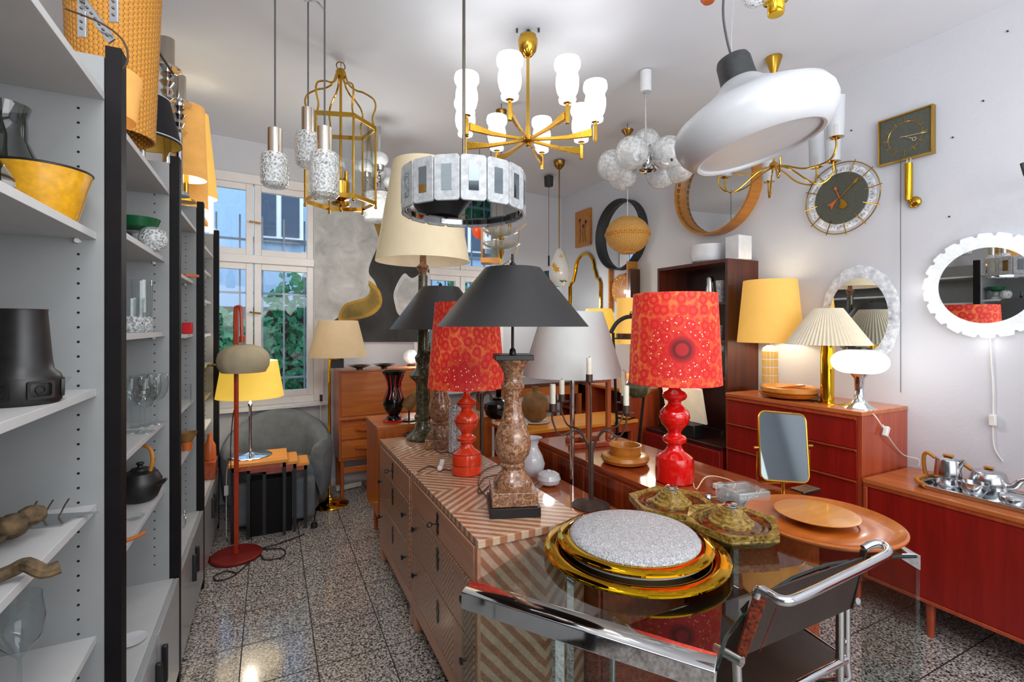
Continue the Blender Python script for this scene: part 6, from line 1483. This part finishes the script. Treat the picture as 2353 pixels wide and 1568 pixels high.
for k in range(6):
    a = radians(-180 + k * 60 + 15); M = Matrix.Rotation(a, 4, 'Z') @ Matrix.Translation((.0625, 0, .03)) @ Matrix(((0, 0, 1, 0), (1, 0, 0, 0), (0, 1, 0, 0), (0, 0, 0, 1)))
    f = MB(); ringprism(f, rrect(.022, .018, .004, 2), rrect(.017, .013, .004, 2), -.002, .0025); 
    for v_ in f.bm.verts: v_.co = M @ v_.co
    f.build('relief_square', 'dark_ceramic', t)
    MB().tube([M @ Vector((.008 * cos(a2), .008 * sin(a2), .001)) for a2 in [j * pi / 8 for j in range(16)]], .0018, 6, closed=True).build('relief_ring', 'dark_ceramic', t)
v = on(128, 1.14, 1.3445); one('small_glass_bowl', 'small clear glass bowl beside the black relief vase', 'bowl', vessel(MB(), [(0, 0), (.012, 0), (.014, .01), (.028, .035)], .002, 28), 'clear_glass', v)
v = on(-18, .98, 1.0545)
mb = MB()
for k in range(9): 
    a = k * 2.4; mb.sph((.02 * sqrt(k) * cos(a), .02 * sqrt(k) * sin(a), .025 + .012 * (k % 3)), .026, sz=.8, seg=10, rings=7)
one('coral_ornament', 'brown knobbly coral ornament on the fourth shelf of the nearest bay', 'ornament', mb, 'dried', v)
v = on(60, .85, 1.0545); one('dried_flower_ornament', 'small brown driftwood flower lying in front of the coral ornament', 'ornament', MB().tube([(-.05, 0, .012), (-.02, .01, .02), (0, 0, .03), (.025, -.005, .014), (.045, .0, .016)], .012, 8, smooth=3), 'dried', v)
v = on(110, 1.12, 1.0545); t = thing('metal_card_stand', 'flat grey metal stand with little branches beside the coral ornament', 'stand', v, rz=radians(-10))
MB().prism([(-.07, -.05), (.05, -.05), (.055, -.015), (.09, .02), (-.06, .04)], 0, .003).build('base_plate', 'pewter', t)
for x in (-.04, -.01, .02): MB().tube([(x, 0, .003), (x + .01, .005, .03), (x + .02, .0, .045)], .0018, 6).build('branch', 'iron', t)
v = on(45, 1.02, .7245); one('tall_wine_glass', 'large wine glass on the fifth shelf of the nearest bay', 'glass', vessel(MB(), [(0, 0), (.035, 0), (.034, .003), (.005, .008), (.004, .08), (.012, .09), (.036, .12), (.042, .16), (.036, .21)], .0015, 32), 'clear_glass', v)
v = on(10, .86, .7245); one('brown_wooden_bowl', 'brown wooden bowl at the lower left corner on the fifth shelf', 'bowl', vessel(MB(), [(0, 0), (.05, 0), (.075, .02), (.085, .045)], .006, 32), 'plate_wood', v)
# bay 2
v = on(318, 1.90, 1.7845); one('green_bowl', 'green glazed bowl on a short foot on the second bay top shelf', 'bowl', vessel(MB(), [(0, .085), (.03, .085), (.06, .10), (.072, .135)], .004, 32), 'green_glaze', v)
one('glass_stand', 'clear glass stand carrying the green bowl', 'stand', MB().lathe([(0, 0), (.05, 0), (.045, .02), (.02, .045), (.02, .075), (.04, .084), (0, .084)], 28), 'bubble_glass', v)
v = on(352, 1.84, 1.7845); one('bubble_ball_vase', 'round textured glass vase beside the green bowl', 'vase', vessel(MB(), [(0, 0), (.025, 0), (.042, .02), (.048, .045), (.04, .075), (.022, .088)], .002, 28), 'crystal', v)
g = 'cut crystal tumbler vases in the second bay'
for px, d, h, lb in ((327, 1.93, .205, 'taller cut crystal vase in the second bay'), (306, 1.86, .13, 'shorter cut crystal vase left of the taller one')):
    v = on(px, d, 1.4775); t = thing('crystal_vase', lb, 'vase', v, group=g)
    MB().lathe([(0, 0), (.033, 0), (.037, .01), (.036, .05), (.033, .06), (0, .06)], 20).build('cut_base', 'crystal', t)
    frus(MB(), .033, .036, .06, h, .002, 24).build('fluted_rim', 'clear_glass', t)
g = 'stemmed wine glasses in the second bay'
wg = [(301, 1.78, 'front left wine glass with a rounded bowl'), (322, 1.88, 'wine glass second from the left'), (334, 1.78, 'front right wine glass of the group'), (345, 1.92, 'wine glass at the middle back'), (362, 1.96, 'rightmost wine glass of the group')]
first = None
for px, d, lb in wg:
    v = on(px, d, 1.1115)
    if first is None:
        t = thing('wine_glass', lb, 'glass', v, group=g); first = t
        MB().lathe([(0, 0), (.034, 0), (.033, .003), (.005, .007), (0, .007)], 28).build('foot', 'clear_glass', t)
        MB().cyl((0, 0, .006), (0, 0, .09), .0035, seg=10).build('stem', 'clear_glass', t)
        MB().lathe([(.002, .088), (.02, .098), (.033, .125), (.037, .155), (.034, .20), (.0325, .20), (.0355, .155), (.0315, .125), (.018, .10), (.001, .0905)], 32, closed=True).build('glass_bowl', 'clear_glass', t)
    else: dup(first, v, 0, lb)
v = on(322, 1.86, .8345)
t = thing('iron_teapot', 'dark grey teapot with a bamboo handle in the second bay', 'teapot', v, rz=FWD)
MB().lathe([(0, 0), (.04, 0), (.055, .012), (.07, .05), (.07, .08), (.055, .108), (.03, .118), (0, .12)], 40).build('pot_body', 'dark_ceramic', t)
MB().lathe([(0, .118), (.032, .117), (.028, .124), (.01, .128), (.008, .134), (.014, .142), (.012, .146), (0, .147)], 28).build('lid', 'dark_ceramic', t)
MB().tube([(-.055, 0, .10), (-.07, 0, .16), (-.04, 0, .205), (0, 0, .212), (.035, 0, .20), (.048, 0, .16), (.038, 0, .11)], .0065, 8, smooth=5).build('bamboo_handle', 'handle_wood', t)
MB().tube([(.06, 0, .06), (.085, 0, .07), (.10, 0, .085)], lambda u: .010 - .004 * u, 10).build('spout', 'dark_ceramic', t)
v = on(308, 1.68, .8345); one('glass_dish', 'small clear glass dish in front of the teapot', 'dish', vessel(MB(), [(0, 0), (.02, 0), (.03, .012)], .002, 24), 'clear_glass', v)
v = on(310, 1.52, .8345); one('wooden_spoon', 'short brown wooden spoon handle at the front of the teapot shelf', 'spoon', MB().tube([(-.03, -.02, .006), (.0, 0, .006), (.02, .025, .008)], .006, 8), 'plate_wood', v)
v = on(300, 1.62, .4515); one('white_plate', 'white plate on the counter of the second bay', 'plate', MB().lathe([(0, 0), (.02, 0), (.045, .006), (.046, .008), (.02, .003), (0, .003)], 36), 'white_matte', v)
# bay 3
v = on(430, 2.64, 1.7595); one('leaf_dish', 'pointed orange brown leaf dish in the third bay', 'dish', MB().prism([(-.05, -.02), (.0, -.03), (.055, 0), (.0, .03), (-.05, .02)], .008, .022), 'terracotta', v)
v = on(431, 2.62, 1.4595); one('red_box', 'small red plastic box in the third bay', 'box', MB().box(-.022, .022, -.022, .022, 0, .06), 'red_plastic', v, bevel=.004)
v = on(428, 2.6, 1.0895); one('picture_frame', 'small glass picture block in the third bay', 'picture', MB().box(-.02, .02, -.01, .01, 0, .10), 'clear_glass', v)
v = on(430, 2.62, .8345); one('brown_bowl', 'brown striped bowl in the third bay', 'bowl', vessel(MB(), [(0, 0), (.022, 0), (.04, .03), (.048, .05)], .004, 24), 'stoneware', v + Vector((0, 0, .045)))
one('red_cup', 'small red cup under the brown striped bowl in the third bay', 'cup', vessel(MB(), [(0, 0), (.022, 0), (.026, .045)], .002, 20), 'terracotta', v)
v = on(425, 2.55, .4515); one('wire_basket', 'dark wire hoop ornament on the counter of the third bay', 'ornament', MB().tube([(.0 , .03 * cos(a), .05 + .045 * sin(a)) for a in [j * pi / 10 for j in range(20)]], .002, 5, closed=True), 'chrome', v)
# bay 4
v = on(487, 3.42, .4515); one('wooden_crate', 'brown wooden crate on the counter of the farthest bay', 'crate', MB().box(-.05, .03, -.10, .08, 0, .12), 'red_brown', v, bevel=.004)
one('amber_bottle', 'amber bottle standing on the wooden crate', 'bottle', MB().lathe([(0, 0), (.035, 0), (.038, .02), (.036, .10), (.016, .14), (.014, .18), (0, .18)], 24), 'terracotta', v + Vector((-.01, -.03, .121)))
one('chrome_pot', 'small shiny metal pot beside the amber bottle', 'pot', MB().lathe([(0, 0), (.03, 0), (.034, .02), (.03, .06), (0, .065)], 24), 'pewter', v + Vector((-.01, .05, .121)))
v = on(484, 3.4, 1.2205); one('brass_dish', 'small brass dish in the farthest bay', 'dish', MB().lathe([(0, 0), (.02, 0), (.045, .012), (.043, .014), (0, .004)], 24), 'brass', v)
# ================================================================ on top of the shelving
TZt = ZP + .012
v = on(262, 1.80, 2.20); t = thing('wicker_basket_lamp', 'tall cylindrical orange wicker lampshade on top of the shelving', 'lamp', v)
def weave(a, z): return 1 + .008 * sin(a * 30) * (1 if int(z / .012) % 2 else -1)
pr = [(.124 + .0004 * i, .0 + i * .011) for i in range(58)]
MB().lathe(pr + [(r - .006, z) for r, z in pr[::-1]], 90, closed=True, wob=weave).build('woven_wall', 'wicker', t)
MB().tube(ring(.132, 48, .64), .009, 8, closed=True).build('top_rim', 'wicker', t)
v = on(222, 1.42, 2.135); 
t = thing('amber_lamp', 'amber yellow lampshade behind the nearest shelving post', 'lamp', on(228, 1.40, 2.10 + .0))
t.location.z = 2.10; frus(MB(), .085, .10, 0.0, .13, .003).build('shade_wall', 'lit_warm', t)
t = thing('studded_metal_strap', 'silver studded metal straps crossing in front of the wicker shade', 'ornament', on(215, 1.30, 2.25), rz=FWD)
def strap(a, b, w_=.022):
    a = Vector(a); b = Vector(b); d = b - a; M = Matrix.Translation(a) @ Matrix.Rotation(-atan2(d.z, d.x), 4, 'Y'); L = d.length
    s = MB().box(0, L, -.003, .003, -w_ / 2, w_ / 2, M=M).build('metal_strap', 'pewter', t, bevel=.001)
    n = int(L / .018)
    for i in range(n): MB().sph(M @ Vector((.009 + i * .018, -.004, 0)), .0035, seg=8, rings=5).build('stud', 'steel_rod', s)
strap((-.03, 0, .25), (-.03, 0, .02)); strap((.055, 0, .25), (.055, 0, .06)); strap((-.03, 0, .12), (.05, 0, .01)); strap((-.06, 0, .19), (-.0, 0, .20)); strap((-.055, -.001, .23), (-.055, 0, .12))
cord('dark_hoop', 'thin dark cable hoop looping over the nearest shelving post', [P(150, 20, 1.25), P(230, 52, 1.25), P(280, 90, 1.25), P(294, 130, 1.25), P(280, 160, 1.25), P(240, 172, 1.25)], 'brown_cord', .0025)
v = on(328, 2.35, 2.2); t = thing('black_drum_lamp', 'black fabric lampshade with white trim and gold lining on top of the shelving', 'lamp', v)
z0 = top(v, 326) - 2.2; z1 = top(v, 225) - 2.2
shade(t, 'shade_wall', 'black_cloth', .158, .11, z0, z1, 'gold_inner'); MB().tube(ring(.1575, 48, z0 + .012), .003, 6, closed=True).build('white_trim', 'white_matte', t); MB().tube(ring(.111, 48, z1), .003, 6, closed=True).build('white_trim', 'white_matte', t)
MB().lathe([(0, 0), (.06, 0), (.05, .02), (.012, .04), (.012, z1 - .05), (0, z1 - .05)], 20).build('base', 'chrome', t)
def glasscand(name, label, px, d, ytop, yb, disc):
    v = on(px, d, 2.2); t = thing(name, label, 'candle holder', v, group='turned chrome candle holders on the shelving'); zt = top(v, ytop) - 2.2; zb2 = top(v, yb) - 2.2
    MB().lathe([(0, 0), (.05, 0), (.045, .02), (.02, .03), (.018, zb2 - .16), (.04, zb2 - .15), (.02, zb2 - .13), (.03, zb2 - .11), (.016, zb2 - .09), (.034, zb2 - .065), (.016, zb2 - .045), (.03, zb2 - .03), (.02, zb2 - .015), (disc, zb2), (disc, zb2 + .008), (0, zb2 + .008)], 28).build('turned_stem', 'chrome', t)
    MB().lathe([(0, zb2 + .008), (.033, zb2 + .008), (.033, zt), (.030, zt), (.030, zb2 + .012), (0, zb2 + .012)], 24).build('candle_tube', 'nickel', t)
glasscand('chrome_candle_holder', 'nearer tall turned chrome candle holder on the shelving', 384, 2.45, 90, 160, .062)
glasscand('chrome_candle_holder', 'farther turned chrome candle holder on the shelving', 411, 2.62, 175, 238, .06)
v = on(405, 2.75, 2.2); t = thing('white_dish_lamp', 'white disc shaped lamp behind the chrome candle holders', 'lamp', v); zz_ = top(v, 345) - 2.2
MB().lathe([(0, zz_ - .03), (.08, zz_ - .025), (.10, zz_ + .01), (.08, zz_ + .05), (0, zz_ + .06)], 32).build('glass_disc', 'opal', t); MB().cyl((0, 0, 0), (0, 0, zz_ - .02), .012, seg=12).build('stem', 'chrome', t)
def dshade(label, px, d, y0, y1, w0, w1, mat='lit_warm'):
    v = on(px, d, 2.2); t = thing('drum_lamp', label, 'table lamp', v, group='lit yellow drum lamps on the shelving'); z0 = max(top(v, y0) - 2.2, .02); z1 = top(v, y1) - 2.2; k = d / F / 2
    shade(t, 'lamp_shade', mat, w0 * k, w1 * k, z0, z1, 'shade_inner'); MB().lathe([(0, 0), (.05, 0), (.04, .015), (.012, .02), (.012, z1 * .8), (0, z1 * .8)], 20).build('base', 'brass', t); point_light('bulb', (0, 0, (z0 + z1) / 2), 1.6, (1, .85, .6), .04, t)
dshade('nearest lit amber drum lamp on top of the shelving', 428, 2.75, 412, 245, 84, 72)
dshade('lit cone shade lamp behind the nearest drum lamp on the shelving', 450, 3.2, 455, 262, 88, 50, 'lit_yellow_soft')
dshade('second lit amber drum lamp lower down on the shelving', 440, 3.0, 480, 412, 66, 64)
v = on(479, 3.6, 2.2); v.x = min(v.x, -.375)
one('white_box_lamp', 'small white glowing box lamp near the end of the shelving top', 'lamp', MB().box(-.03, .03, -.03, .03, 0, .24), 'lit_white', v, bevel=.004)
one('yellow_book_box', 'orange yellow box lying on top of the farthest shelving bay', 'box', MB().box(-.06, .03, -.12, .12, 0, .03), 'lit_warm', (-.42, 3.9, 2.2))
cord('bead_string', 'dark string of beads hanging behind the wicker shade', [P(345, 65, 2.1), P(360, 110, 2.2), P(385, 150, 2.3), P(398, 170, 2.35)], 'bronze', .006, of='nearer tall turned')
